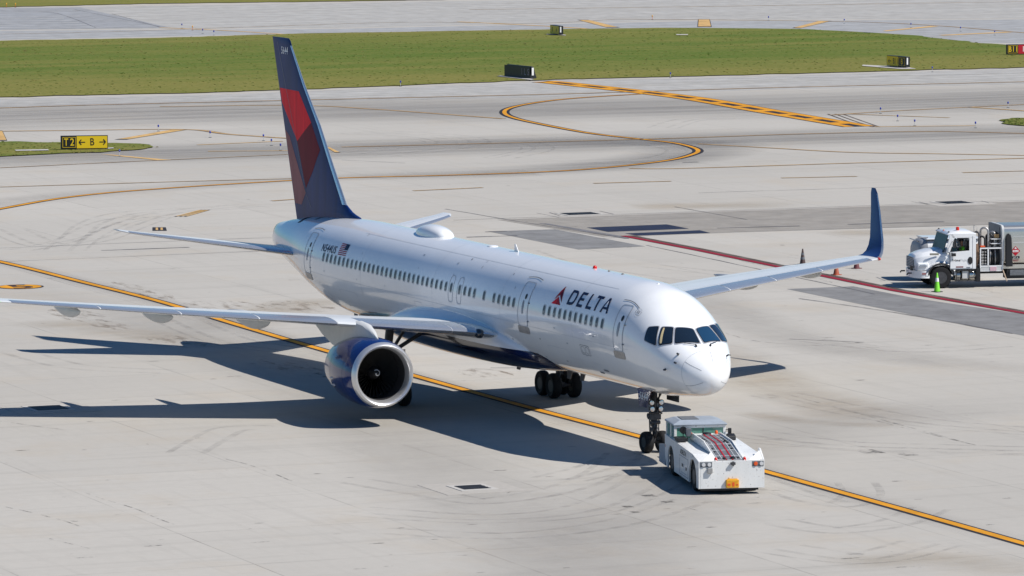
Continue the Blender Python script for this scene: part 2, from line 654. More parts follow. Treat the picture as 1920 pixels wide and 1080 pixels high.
NA = 96
ds = [0.379+k*k*0.0045 for k in range(0, 15)]
x_ = 1.4
while x_ < 8:
    ds.append(x_)
    x_ += 0.22
while x_ < 30:
    ds.append(x_)
    x_ += 0.9
while x_ < 46.9:
    ds.append(x_)
    x_ += 0.45
ds.append(46.98)
mb = MB()
mb.rings([[S(d, 2*PI*k/NA) for k in range(NA)] for d in ds[1:]], False, True)
k0 = len(mb.v)
mb.v.append(tuple(S(0.379, 0)))
for k in range(NA):
    mb.f.append([k0, k, (k+1) % NA])
    mb.m.append(0)
fus = obj('fuselage', mb, fus_m, jet, smooth=60)


def rpatch(mb, corners, off, rad=0.3, inner=None, n=44, snapf=None, rings=5, mi=0, power=None):
    """rounded four-cornered patch laid on the hull; corners run TL, TR, BR, BL. inner=(su, sv): only the border"""
    tl, tr, br, bl = [Vector(c) for c in corners]

    def P(u, v):
        a, bb = (u+1)/2, (v+1)/2
        return (bl*(1-a)+br*a)*(1-bb)+(tl*(1-a)+tr*a)*bb
    sq = []
    pw = power or 2/rad
    for k in range(n):
        t = 2*PI*k/n+0.02
        c, s_ = math.cos(t), math.sin(t)
        r_ = (abs(c)**pw+abs(s_)**pw)**(-1/pw)
        sq.append((c*r_, s_*r_))
    sf = snapf or (lambda p: snap(p, off))
    if inner:
        scales = [(1, 1), ((1+inner[0])/2, (1+inner[1])/2), inner]
    else:
        scales = [((rings-i)/rings, (rings-i)/rings) for i in range(rings)]
    rg = [[sf(P(u*su, v*sv)) for u, v in sq] for su, sv in scales]
    mb.rings(rg, False, not inner, mi)
    return mb


def sidequad(x0, x1, z0, z1):
    """forward/aft limits on the starboard side"""
    return [side(x0, z1, 0), side(x1, z1, 0), side(x1, z0, 0), side(x0, z0, 0)]


# cabin windows, 0.508 m apart
WX = [-6.21-0.508*k for k in list(range(12))+[17, 18, 19, 20, 21, 23, 25, 26, 27, 28.12, 29.88]+list(range(31, 60))]
WX = [x for x in WX]
proto_w = {}
for i, x in enumerate(WX):
    m = MB()
    rpatch(m, sidequad(x-0.135, x+0.135, 4.57, 4.97), 0.007, rad=0.42, n=28, rings=2)
    m2_ = MB()
    rpatch(m, sidequad(x-0.095, x+0.095, 4.61, 4.93), 0.012, rad=0.45, n=28, rings=2, mi=1)
    if i % 5 in (1, 3) or i % 7 == 2:
        rpatch(m, sidequad(x-0.085, x+0.085, 4.64, 4.745), 0.016, rad=0.4, n=16, rings=2, mi=2)
    obj('cabin_window', m, [win_frame, win_glass, win_glass2], jet, smooth=30)

# cockpit glazing
def P3(d, a):
    return S(d, a)


def mir(p):
    return Vector((p.x, -p.y, p.z))


side_aft = [(-3.02, -1.35, 4.89), (-2.69, -1.12, 4.94), (-2.30, -1.39, 4.34), (-2.93, -1.55, 4.47)]
side_mid = [(-2.56, -1.04, 4.92), (-2.30, -0.72, 4.92), (-1.83, -0.97, 4.44), (-2.187, -1.32, 4.36)]
front = [(-2.23, -0.63, 4.915), (-2.02, -0.075, 4.87), (-1.375, -0.10, 4.425), (-1.74, -0.87, 4.44)]
for sgn in (1, -1):
    for q, gl in ((side_aft, ck_glass), (side_mid, ck_glass), (front, ck_glass_b if sgn < 0 else ck_glass)):
        c = [Vector((x, y*sgn, z)) for x, y, z in q]
        cen = sum(c, Vector())/4
        m = MB()
        big = [cen+(p-cen)*1.20 for p in c]
        rpatch(m, big, 0.010, rad=0.16, n=48, rings=6, mi=0)
        rpatch(m, [cen+(p-cen)*1.09 for p in c], 0.020, rad=0.16, n=48, rings=6, mi=1)
        rpatch(m, [cen+(p-cen)*1.03 for p in c], 0.026, rad=0.18, n=48, rings=6, mi=2)
        cw = obj('cockpit_window', m, [ck_frame, black, gl], jet, smooth=30)
        if sgn == 1 and q is side_mid:
            m = MB()
            tl, tr, br, bl = [cen+(p-cen)*0.93 for p in c]
            rpatch(m, [tl.lerp(tr, 0.12), tl.lerp(tr, 0.30), bl.lerp(br, 0.26), bl.lerp(br, 0.04)], 0.031, rad=0.2, n=20)
            obj('sun_curtain', m, cream, cw)
# wipers
for sgn in (1, -1):
    a = snap(Vector((-1.30, -0.28*sgn, 4.36)), 0.05)
    bq = snap(Vector((-1.52, -0.62*sgn, 4.42)), 0.05)
    m = MB()
    m.tube([a, bq], 0.012, 6)
    m.tube([snap(Vector((-1.22, -0.26*sgn, 4.30)), 0.03), a], 0.03, 8)
    obj('windscreen_wiper', m, black, jet)


def ribbon_on(pts, wd, off=0.006):
    """thin line on the hull through (d, a) points"""
    m = MB()
    P = [S(d, a, off) for d, a in pts]
    vs = []
    for i, p in enumerate(P):
        t = (P[min(i+1, len(P)-1)]-P[max(i-1, 0)]).normalized()
        d, a = pts[i]
        nn = (S(d, a, 0.1)-S(d, a)).normalized()
        s_ = t.cross(nn).normalized()*wd/2
        vs += [p+s_, p-s_]
    m.add(vs, [(2*i, 2*i+1, 2*i+3, 2*i+2) for i in range(len(P)-1)])
    return m


def zline(x0, x1, z, wd=0.02, m=None, n=20, name='panel_line'):
    obj(name, ribbon_on([(-(x0+(x1-x0)*i/n), a_of(-(x0+(x1-x0)*i/n), z)) for i in range(n+1)], wd), m or line_l, jet)


# doors on the starboard side
def door(x0, x1, z0, z1, arc=True):
    xm = (x0+x1)/2
    m = MB()
    rpatch(m, sidequad(x0, x1, z0, z1), 0.006, rad=0.22, n=48, rings=4)
    dr = obj('cabin_door', m, white, jet, smooth=40)
    m = MB()
    wx = 1-0.09/(x1-x0)
    rpatch(m, sidequad(x0, x1, z0, z1), 0.010, rad=0.22, n=64, inner=(wx, 1-0.075/(z1-z0)))
    obj('door_seal', m, line_l, dr)
    m = MB()
    rpatch(m, sidequad(xm+0.02, xm+0.20, 4.99, 5.19), 0.016, rad=0.9, n=20, rings=2)
    obj('door_window', m, black, dr)
    m = MB()
    rpatch(m, sidequad(xm-0.10, xm+0.05, 4.42, 4.95), 0.016, rad=0.9, n=24, rings=3)
    obj('door_handle', m, tug_grey, dr)
    m = MB()
    rpatch(m, sidequad(x0-0.06, x1+0.06, z0-0.26, z0+0.01), 0.012, rad=0.2, n=40, rings=3)
    obj('sill_plate', m, steel, dr)
    for zh in (4.86, 4.16):
        m = MB()
        m.box((x1-0.02, side(x1, zh).y-0.02, zh), (x1+0.09, side(x1, zh).y+0.03, zh+0.04))
        obj('door_hinge', m, line_m, dr)
    if arc:
        az = a_of(-x0, z1+0.12)
        obj('rain_gutter', ribbon_on([(-(x0-0.15)+(-(x1+0.3)+(x0-0.15))*i/10, az+0.04*math.sin(PI*i/10)) for i in range(11)], 0.035, 0.015), line_m, dr)
    return dr


door(-5.18, -4.38, 3.88, 5.56)
door(-14.37, -13.38, 3.95, 5.62)
door(-38.98, -37.95, 3.90, 5.58)
for xe in (-20.49, -21.39):
    m = MB()
    rpatch(m, sidequad(xe-0.26, xe+0.26, 4.20, 5.25), 0.006, rad=0.55, n=48, inner=(0.86, 0.93))
    obj('overwing_exit', m, line_l, jet)

# hull seams, radome and lightning strips
obj('radome_seam', ribbon_on([(1.01, 2*PI*k/72) for k in range(73)], 0.010), line_l, jet)
for (a0, d0, d1) in ((0.53, 1.0, 0.52), (-0.59, 1.0, 0.5), (1.72, 1.0, 0.58), (2.6, 1.0, 0.52), (3.7, 1.0, 0.5)):
    obj('lightning_strip', ribbon_on([(d0+(d1-d0)*i/10, a0) for i in range(11)], 0.012), line_m, jet)
zline(-6.5, -33, 5.98, 0.014)
for xs in (-9.0, -16.2, -23.4, -31.5):
    obj('hull_joint', ribbon_on([(-xs, -1.3+i*2.8/30) for i in range(31)], 0.010, 0.004), line_l, jet)
# skin seams, fasteners and placards over the whole starboard flank
zline(-4.0, -38.0, 4.02, 0.008, m=line_l, n=60, name='skin_seam')
zline(-7.0, -36.0, 3.15, 0.008, m=line_l, n=60, name='skin_seam')
rs = random.Random(21)
for k in range(34):
    x_q = rs.uniform(-37, -5.5)
    z_q = rs.choice((2.9, 3.05, 3.35, 3.6, 3.75, 4.2, 5.25, 5.7, 5.9))+rs.uniform(-0.05, 0.05)
    if -12 < x_q < -5.5 and z_q > 5 or -37 < x_q < -33 and z_q > 4.9:
        continue
    mq = MB()
    wq, hq = rs.choice(((0.05, 0.03), (0.03, 0.03), (0.08, 0.025), (0.02, 0.05)))
    rpatch(mq, sidequad(x_q-wq, x_q+wq, z_q-hq, z_q+hq), 0.005, rad=0.5, n=12, rings=2)
    obj('skin_placard', mq, rs.choice((line_m, line_l, line_l, tug_grey)), jet)
# hatches and probes
m = MB()
rpatch(m, sidequad(-8.45, -7.60, 3.42, 3.80), 0.006, rad=0.12, n=40, inner=(0.95, 0.90))
rpatch(m, sidequad(-8.36, -8.06, 3.48, 3.74), 0.006, rad=0.4, n=32, inner=(0.90, 0.88))
rpatch(m, sidequad(-7.98, -7.70, 3.48, 3.74), 0.006, rad=0.4, n=32, inner=(0.90, 0.88))
obj('service_panel', m, line_m, jet)
for (x0, z0, ln) in ((-6.9, 2.95, 0.5), (-7.6, 2.8, 0.4)):
    m = MB()
    rpatch(m, sidequad(x0-ln/2, x0+ln/2, z0-0.035, z0+0.035), 0.008, rad=0.5, n=20, rings=2)
    obj('air_vent', m, line_m, jet)
m = MB()
rpatch(m, sidequad(-34.3, -32.3, 2.95, 3.6), 0.004, rad=0.14, n=48, inner=(0.985, 0.96))
obj('cargo_door', m, line_l, jet)
m = MB()
rpatch(m, sidequad(-25.5, -24.7, 3.2, 3.9), 0.004, rad=0.1, n=48, inner=(0.97, 0.96))
obj('access_panel', m, line_l, jet)
m = MB()
rpatch(m, sidequad(-11.9, -9.9, 2.75, 3.45), 0.004, rad=0.14, n=48, inner=(0.99, 0.97))
obj('cargo_door', m, line_l, jet)
for p in ((-1.35, -0.93, 4.06), (-1.28, -1.06, 3.78), (-1.716, -1.27, 3.52)):
    m = MB()
    q = snap(Vector(p), 0.0)
    q2 = snap(Vector(p), 0.10)
    m.tube([q, q2], 0.035, 8)
    m.tube([q2, q2+Vector((0.16, 0, 0))], 0.02, 6)
    obj('air_probe', m, dark_steel, jet)
m = MB()
q, q2 = snap(Vector((-1.15, 0.95, 4.0)), 0.0), snap(Vector((-1.15, 0.95, 4.0)), 0.10)
m.tube([q, q2], 0.03, 8)
m.tube([q2, q2+Vector((0.16, 0, 0))], 0.02, 6)
obj('air_probe', m, dark_steel, jet)
m = MB()
m.add([(-14.8, -0.012, 6.29), (-14.35, -0.012, 6.29), (-14.66, -0.012, 6.60), (-14.8, -0.012, 6.60), (-14.8, 0.012, 6.29), (-14.35, 0.012, 6.29), (-14.66, 0.012, 6.60), (-14.8, 0.012, 6.60)],
      [(0, 1, 2, 3), (7, 6, 5, 4), (0, 4, 5, 1), (1, 5, 6, 2), (2, 6, 7, 3), (3, 7, 4, 0)])
ant = obj('blade_antenna', m, white, jet)
ant.location = (-2.1+2.6-5.0, 0, -0.02)
for xx, zt, r_, hh, mm, nm in ((-11.26, 6.29, 0.085, 0.13, red_lamp, 'beacon_light'), (-21.6, 6.29, 0.22, 0.07, white, 'satellite_antenna'), (-8.6, 6.29, 0.06, 0.05, dark_steel, 'roof_antenna'), (-9.9, 6.29, 0.05, 0.05, dark_steel, 'roof_antenna'), (-5.3, 6.22, 0.05, 0.05, white, 'roof_antenna')):
    m = MB()
    m.rev([(0, r_), (hh*0.5, r_*0.95), (hh*0.85, r_*0.6), (hh, 0.0)], (xx, 0, zt), 'z', 16)
    obj(nm, m, mm, jet, smooth=50)
# satcom hump on the crown
m = MB()
rg = []
for i in range(17):
    t = i/16
    x = -29.45+3.1*t
    s_ = math.sin(PI*min(max(t, 0.0), 1))**0.30 if 0 < t < 1 else 0.02
    rg.append([Vector((x, 0.52*s_*math.cos(PI*k/16), 6.12+0.56*s_*math.sin(PI*k/16)**0.6)) for k in range(17)])
m.rings(rg, False, False, close=False)
obj('satellite_dome', m, white, jet, smooth=60)
# under-belly antennas
for x, y, z in ((-18.6, 0, 1.98), (-12.2, 0, 2.2), (-13.0, -0.2, 2.2), (-36.8, 0, 2.36)):
    m = MB()
    m.prism([(x, z+0.05), (x-0.45, z+0.05), (x-0.5, z-0.26), (x-0.2, z-0.26)], y-0.02, y+0.02)
    obj('belly_antenna', m, dark_steel, jet)

# lettering on the side
def on_side(x, t, base, off=0.012):
    return S(-x, base+t/1.90, off)


def letters(name, polys, x0, base, m, cell=0.1, parent=None):
    return drape(name, polys, lambda u, v: on_side(x0+u, v, base), m, parent or jet, cell)


H = 0.62
st = 0.13
letters('wordmark_letter', [[(0, 0), (0.38, 0), (0.34, st*0.85), (st, st*0.85), (st, H-st*0.85), (0.34, H-st*0.85), (0.38, H), (0, H)],
                            [(0.38, 0), (0.52, 0.03), (0.62, 0.12), (0.67, 0.25), (0.67, 0.38), (0.62, 0.50), (0.52, 0.59), (0.38, H), (0.34, H-st*0.85), (0.45, 0.50), (0.525, 0.42), (0.54, 0.31), (0.525, 0.20), (0.45, 0.13), (0.34, st*0.85)]], -9.88, 0.402, ink)
letters('wordmark_letter', [[(0, 0), (0.50, 0), (0.50, st*0.85), (st, st*0.85), (st, 0.26), (0.44, 0.26), (0.44, 0.26+st*0.8), (st, 0.26+st*0.8), (st, H-st*0.85), (0.50, H-st*0.85), (0.50, H), (0, H)]], -8.96, 0.402, ink)
letters('wordmark_letter', [[(0, 0), (0.48, 0), (0.48, st*0.85), (st, st*0.85), (st, H), (0, H)]], -8.09, 0.402, ink)
letters('wordmark_letter', [[(0.23, 0), (0.36, 0), (0.36, H-st*0.85), (0.59, H-st*0.85), (0.59, H), (0, H), (0, H-st*0.85), (0.23, H-st*0.85)]], -7.50, 0.402, ink)
letters('wordmark_letter', [[(0, 0), (0.14, 0), (0.19, 0.14), (0.53, 0.14), (0.58, 0), (0.72, 0), (0.44, H), (0.28, H)],
                            ], -6.73, 0.402, ink)
letters('wordmark_letter_gap', [[(0.235, 0.235), (0.485, 0.235), (0.36, 0.52)]], -6.73, 0.402, white)
for o in [o for o in bpy.data.objects if o.name.startswith('wordmark_letter_gap')]:
    o.name = 'letter_counter'
    for v in o.data.vertices:
        v.co.y -= 0.006
# the triangle emblem: four facets
tri = [(0, 0.03), (0.93, 0.0), (0.50, 0.77)]
E_ = [([(0.30, 0.28), (0.50, 0.77), (0.52, 0.40)], red_w), ([(0.0, 0.0), (0.0, 0.0), (0, 0)], red_d)]
letters('emblem_facet', [[(0.14, 0.16), (0.50, 0.78), (0.47, 0.385)]], -11.27, 0.355, red_w)
letters('emblem_facet', [[(0.47, 0.385), (0.50, 0.78), (0.90, 0.10)]], -11.27, 0.355, red_d)
letters('emblem_facet', [[(0.0, 0.0), (0.455, 0.30), (0.45, 0.0)]], -11.27, 0.355, red_b)
letters('emblem_facet', [[(0.45, 0.0), (0.455, 0.30), (0.86, 0.0)]], -11.27, 0.355, red_w)


def side_text(name, s, h, x0, base, m, bold=0.01, width=None, cell=0.08):
    vs, fs, wd = text2d(s, h, bold)
    k = (width/wd) if width else 1
    return drape(name, None, lambda u, v: on_side(x0+u, v, base), m, jet, cell, verts=[(x*k, y) for x, y in vs], faces=fs)


side_text('registration_number', 'N544US', 0.30, -36.66, 0.37, ink, 0.012, width=1.82)
# flag
fl = []
FH, FW = 0.49, 0.93
for k in range(13):
    if k % 2 == 0:
        y0 = FH*(12-k)/13
        fl.append([(0, y0), (FW if k > 6 else FW*0.58, y0), (FW if k > 6 else FW*0.58, y0+FH/13), (0, y0+FH/13)])
flag = letters('flag_stripes', fl, -34.50, 0.365, red_w, 0.1)
fb = letters('flag_canton', [[(FW*0.58, FH*6/13), (FW, FH*6/13), (FW, FH), (FW*0.58, FH)]], -34.50, 0.365, ink, 0.1)
m = MB()
for r0, r1 in ((0.17, 0.155),):
    n_ = 30
    for k in range(n_):
        if k % 10 == 9 or 3 <= k <= 12 and k % 2:
            continue
        a0, a1 = 2*PI*k/n_, 2*PI*(k+1)/n_
        m.add([on_side(-3.97+r*math.cos(a), r*math.sin(a), 0.71) for r, a in ((r0, a0), (r0, a1), (r1, a1), (r1, a0))], [(0, 1, 2, 3)])
for yy, ww in ((0.05, 0.16), (0.0, 0.2), (-0.05, 0.14)):
    m.add([on_side(-3.97+u, v, 0.71) for u, v in ((-ww/2, yy-0.012), (ww/2, yy-0.012), (ww/2, yy+0.012), (-ww/2, yy+0.012))], [(0, 1, 2, 3)])
obj('alliance_emblem', m, line_m, jet)

# ---- wing-body fairing
m = MB()
rg = []
for (x, hw, zt, zb, zm) in ((-13.0, 0.9, 2.9, 2.24, 2.6), (-14.2, 1.35, 3.2, 2.16, 2.75), (-15.5, 1.70, 3.5, 2.08, 2.9), (-17, 1.94, 3.8, 2.02, 3.0), (-18.5, 2.08, 4.0, 1.98, 3.1), (-20.5, 2.2, 4.1, 1.95, 3.1),
                            (-23, 2.26, 4.1, 1.94, 3.1), (-25.5, 2.22, 3.9, 1.95, 3.05), (-27.6, 2.08, 3.5, 1.98, 2.9), (-28.8, 1.80, 3.1, 2.02, 2.75), (-30.5, 1.5, 2.85, 2.08, 2.6), (-33, 1.2, 2.7, 2.14, 2.5), (-35, 0.9, 2.6, 2.20, 2.45)):
    ring = []
    for k in range(64):
        a = 2*PI*k/64
        c_, s_ = math.cos(a), math.sin(a)
        e_ = 0.72
        ring.append(Vector((x, hw*math.copysign(abs(c_)**e_, c_), zm+((zt-zm) if s_ > 0 else (zm-zb))*math.copysign(abs(s_)**e_, s_))))
    rg.append(ring)
m.rings(rg)
ff = obj('belly_fairing', m, fus_m, jet, smooth=60)
sub = ff.modifiers.new('s', 'SUBSURF')
sub.levels = 2
sub.render_levels = 2


# ---- aerofoils
def foil(n=16, camber=0.02):
    up, lo_ = [], []
    for i in range(n+1):
        x = (1-math.cos(PI*i/n))/2
        t = 5*(0.2969*math.sqrt(x)-0.1260*x-0.3516*x*x+0.2843*x**3-0.1036*x**4)
        c = camber*4*x*(1-x)
        up.append((x, c+t*0.5))
        lo_.append((x, c-t*0.5))
    return up[::-1]+lo_[1:-1]        # TE over the top to LE, back under


FO = foil(18)
FSYM = foil(18, 0.0)


def section(le, chord, tc, td, prof=FO, inc=0.0, cd_=Vector((-1, 0, 0))):
    le, td = Vector(le), Vector(td).normalized()
    out = []
    for x, z in prof:
        out.append(le+cd_*(x*chord)+td*((z*2*tc*0.5/0.5*0.5)*2*chord*0.5-(x-0.25)*chord*math.sin(inc)))
    return out


def wing_sections(side_, zadj, tipx=0.0):
    s = side_
    rows = [  # y, x LE, z LE, chord, t/c
        (0.6, -15.9, 3.10, 9.4, 0.125), (1.9, -16.75, 3.30, 8.5, 0.125), (2.6, -17.1, 3.42, 8.0, 0.12), (3.3, -17.42, 3.50, 7.55, 0.12),
        (5.0, -18.2, 3.62, 6.7, 0.115), (6.6, -19.0, 3.74, 5.9, 0.11), (8.5, -20.0, 3.87, 5.15, 0.105), (11, -21.3, 4.03, 4.45, 0.10),
        (14, -22.85, 4.23, 3.55, 0.10), (17, -24.45, 4.45, 2.55, 0.10), (19.0, -25.55, 4.60, 1.95, 0.10)]
    out = []
    for y, x, z, c, t in rows:
        out.append((Vector((x+tipx*y/19, s*y, z+zadj(y))), c, t, Vector((0, -s*0.07, 1)), R(1.5)*(1-y/19)))
    return out


def build_wing(s, zadj, tipx):
    secs = wing_sections(s, zadj, tipx)

    def at(y):
        for i in range(len(secs)-1):
            y0, y1 = abs(secs[i][0].y), abs(secs[i+1][0].y)
            if y <= y1+1e-6:
                t = (y-y0)/(y1-y0)
                A, B = secs[i], secs[i+1]
                return tuple(A[k]+(B[k]-A[k])*t for k in range(5))
        return secs[-1]
    m = MB()
    ys = [0.6, 1.9, 2.6, 3.3, 4, 5, 6, 6.6, 7.5, 8.5, 10, 11, 12.5, 14, 15.5, 17, 18, 19]
    m.rings([section(a[0], a[1], a[2], a[3], FO, a[4]) for a in map(at, ys)])
    wg = obj('wing', m, grey_paint, jet, smooth=40)

    # slats: polished skins wrapped round the leading edge
    nose = [p for p in FO]
    nn = len(FO)
    half = 18
    idx = list(range(half-6, half+6))
    for (y0, y1, mm) in ((3.35, 6.45, alu), (7.35, 10.0, alu), (10.05, 12.7, alu), (12.75, 15.5, alu), (15.55, 18.6, alu), (6.47, 7.33, grey_paint)):
        rr = []
        for k in range(5):
            a = at(y0+(y1-y0)*k/4)
            full = section(a[0], a[1], a[2], a[3], FO, a[4])
            cen = a[0]+Vector((-a[1]*0.2, 0, 0))
            rr.append([full[i]+(full[i]-Vector((cen.x, full[i].y, cen.z))).normalized()*0.014 for i in idx])
        mm_ = MB()
        mm_.rings(rr, False, False, close=False)
        obj('slat' if mm is alu else 'slat_gap_cover', mm_, mm, wg, smooth=60)
    # root leading edge with landing light
    rr = []
    for yq in (1.9, 2.4, 2.9, 3.33):
        a = at(yq)
        full = section(a[0], a[1], a[2], a[3], FO, a[4])
        cen = a[0]+Vector((-a[1]*0.2, 0, 0))
        rr.append([full[i]+(full[i]-Vector((cen.x, full[i].y, cen.z))).normalized()*0.012 for i in range(half-6, half+6)])
    mm_ = MB()
    mm_.rings(rr, False, False, close=False)
    obj('root_leading_edge', mm_, alu, wg, smooth=60)
    a = at(2.35)
    mm_ = MB()
    mm_.rev([(0, 0.0), (0.03, 0.11), (0.12, 0.17), (0.3, 0.19)], (a[0].x+0.06, s*2.35, a[0].z+0.02), 'x', 20, sgn=-1)
    ll = obj('landing_light', mm_, ck_glass, wg, smooth=60)
    # flap canoes
    for yq, ln, dp in ((9.0, 5.2, 0.44), (12.6, 4.6, 0.38), (16.0, 3.8, 0.32)):
        a = at(yq)
        te = a[0].x-a[1]
        x0 = te+ln*0.55
        mm_ = MB()
        rg = []
        for i in range(15):
            t = i/14
            q = math.sin(PI*t**0.85)**0.8 if 0 < t < 1 else 0.01
            x = x0-ln*t
            zc = a[0].z-0.22-dp*0.32*q
            rg.append([(x, s*yq+0.17*q*math.cos(2*PI*k/16), zc+(dp*0.75)*q*math.sin(2*PI*k/16)) for k in range(16)])
        mm_.rings(rg, True, True)
        obj('flap_fairing', mm_, light_grey, wg, smooth=50)
    # flap and aileron seams on top
    for (y0, y1, fx) in ((2.2, 6.5, 0.72), (7.0, 14.0, 0.74), (14.1, 18.3, 0.78), (2.6, 18.5, 0.30)):
        mm_ = MB()
        vs = []
        for k in range(13):
            a = at(y0+(y1-y0)*k/12)
            full = section(a[0], a[1], a[2], a[3], FO, a[4])
            up = full[:half+1]
            up = sorted(up, key=lambda p: -p.x)
            xt = a[0].x-a[1]*fx
            for i in range(len(up)-1):
                if up[i].x >= xt >= up[i+1].x:
                    t = (up[i].x-xt)/(up[i].x-up[i+1].x)
                    p = up[i].lerp(up[i+1], t)
                    break
            vs += [p+Vector((0.012, 0, 0.010)), p+Vector((-0.012, 0, 0.010))]
        mm_.add(vs, [(2*i, 2*i+1, 2*i+3, 2*i+2) for i in range(12)])
        obj('wing_seam', mm_, line_l, wg)
    # winglet
    t0 = secs[-1]
    L = t0[0]
    rows = [(19.0, L.x, 0.0, 1.95, 0), (19.25, L.x-0.25, 0.05, 1.80, 14), (19.5, L.x-0.62, 0.17, 1.62, 32), (19.72, L.x-1.0, 0.38, 1.46, 52), (19.88, L.x-1.35, 0.68, 1.30, 68), (19.98, L.x-1.65, 1.0, 1.18, 77),
            (20.22, L.x-2.35, 1.75, 0.92, 79), (20.45, L.x-3.1, 2.45, 0.66, 79), (20.52, L.x-3.45, 2.65, 0.38, 79)]
    m = MB()
    m.rings([section((x, s*y, L.z+z), c, 0.09, (0, -s*math.sin(R(an)), math.cos(R(an))), FO) for y, x, z, c, an in rows])
    wl = obj('winglet', m, wl_blue, wg, smooth=50)
    rr = []
    for y, x, z, c, an in rows[:-1]:
        full = section((x, s*y, L.z+z), c, 0.09, (0, -s*math.sin(R(an)), math.cos(R(an))), FO)
        cen = Vector((x-c*0.2, s*y, L.z+z))
        rr.append([full[i]+(full[i]-cen).normalized()*0.010 for i in range(half-4, half+5)])
    mm_ = MB()
    mm_.rings(rr, False, False, close=False)
    obj('leading_edge', mm_, alu, wl, smooth=60)
    mm_ = MB()
    mm_.rev([(0, 0), (0.05, 0.05), (0.15, 0.07), (0.3, 0.03)], (L.x+0.08, s*19.05, L.z), 'x', 10, sgn=-1)
    obj('navigation_light', mm_, red_lamp if s > 0 else lime, wg, smooth=60)
    return wg


ws = build_wing(-1, lambda y: -0.03 if y > 3 else 0.0, 0.3)
wp = build_wing(1, lambda y: 0.10*min(1, y/8)+0.13*math.sin(PI*y/19), -0.75)

# ---- fin and tailplane
def fin_le(z):
    pts = [(6.0, -35.6), (6.30, -36.5), (6.42, -37.3), (6.72, -38.15), (8.29, -39.75), (9.88, -41.3), (11.48, -43.2), (13.1, -44.85), (13.3, -45.0), (13.43, -45.25)]
    for i in range(len(pts)-1):
        if z <= pts[i+1][0]:
            t = (z-pts[i][0])/(pts[i+1][0]-pts[i][0])
            return pts[i][1]+(pts[i+1][1]-pts[i][1])*t
    return pts[-1][1]


def fin_te(z):
    return -44.35-(z-5.64)*(47.3-44.35)/(13.37-5.64)


FZ = [5.3, 6.0, 6.15, 6.30, 6.38, 6.46, 6.56, 6.72, 7.0, 7.6, 8.29, 9.1, 9.88, 10.7, 11.48, 12.3, 13.1, 13.3, 13.40]


def fin_t(z):
    return 0.10 if z > 6.7 else 0.10*(0.75+0.25*(z-5.3)/1.4)


FSY = foil(22, 0.0)
m = MB()
m.rings([section((fin_le(z), 0, z), fin_le(z)-fin_te(z), fin_t(z)*(1.0 if z < 13.35 else 0.5), (0, 1, 0), FSY) for z in FZ])
fin = obj('tail_fin', m, fin_navy, jet, smooth=50)


def fin_y(x, z):
    le, te = fin_le(z), fin_te(z)
    c = le-te
    q = min(1, max(0, (le-x)/c))
    t = 5*(0.2969*math.sqrt(q)-0.1260*q-0.3516*q*q+0.2843*q**3-0.1036*q**4)*0.5
    return t*2*fin_t(z)*0.5*c*1.0


def fin_skin(name, poly, m_, off=0.005, cell=0.2):
    for s in (-1, 1):
        drape(name, [poly], lambda u, v, s=s: Vector((u, s*(fin_y(u, v)+off), v)), m_, fin, cell)


fin_skin('tail_emblem', [(-46.39, 11.22), (-43.75, 11.20), (-42.15, 9.95), (-44.0, 9.05), (-46.1, 10.6)], red_b)
fin_skin('tail_emblem', [(-44.0, 9.05), (-42.15, 9.95), (-41.05, 8.85), (-41.9, 7.9), (-42.9, 7.1)], red_d)
fin_skin('tail_emblem', [(-45.75, 9.45), (-45.1, 9.2), (-42.95, 6.9), (-43.6, 6.35), (-44.55, 6.35)], pink)
# rudder hinge line
mm_ = MB()
vs = []
for k in range(13):
    z = 6.3+(13.2-6.3)*k/12
    x = fin_te(z)+(fin_le(z)-fin_te(z))*0.30
    y = -(fin_y(x, z)+0.02)
    vs += [(x+0.014, y, z), (x-0.014, y, z)]
mm_.add(vs, [(2*i, 2*i+1, 2*i+3, 2*i+2) for i in range(12)])
obj('rudder_seam', mm_, line_m, fin)
# leading-edge cap
mm_ = MB()
rr = []
for z in FZ[7:-2]:
    full = section((fin_le(z), 0, z), fin_le(z)-fin_te(z), fin_t(z), (0, 1, 0), FSY)
    cen = Vector((fin_le(z)-0.8, 0, z))
    rr.append([full[i]+(full[i]-cen).normalized()*0.015 for i in range(19, 26)])
mm_.rings(rr, False, False, close=False)
obj('fin_leading_edge', mm_, alu, fin, smooth=60)
vs, fs, wd = text2d('5644', 0.30, 0.015)
drape('fleet_number', None, lambda u, v: Vector((-46.0+u*0.9, -(fin_y(-46.0+u*0.9, 12.72+v)+0.012), 12.72+v)), white_f, fin, 0.15, verts=vs, faces=fs)
# open gaps at the fin foot
for x, z, q in ((-42.35, 5.83, 0.22), (-40.6, 6.0, 0.10)):
    m = MB()
    rpatch(m, [side(x-q, z+q*0.45, 0), side(x+q*0.6, z+q*0.8, 0), side(x+q, z-q*0.45, 0), side(x-q*0.6, z-q*0.8, 0)], 0.012, rad=0.1, n=24, rings=2)
    obj('rudder_actuator_hole', m, black, fin)

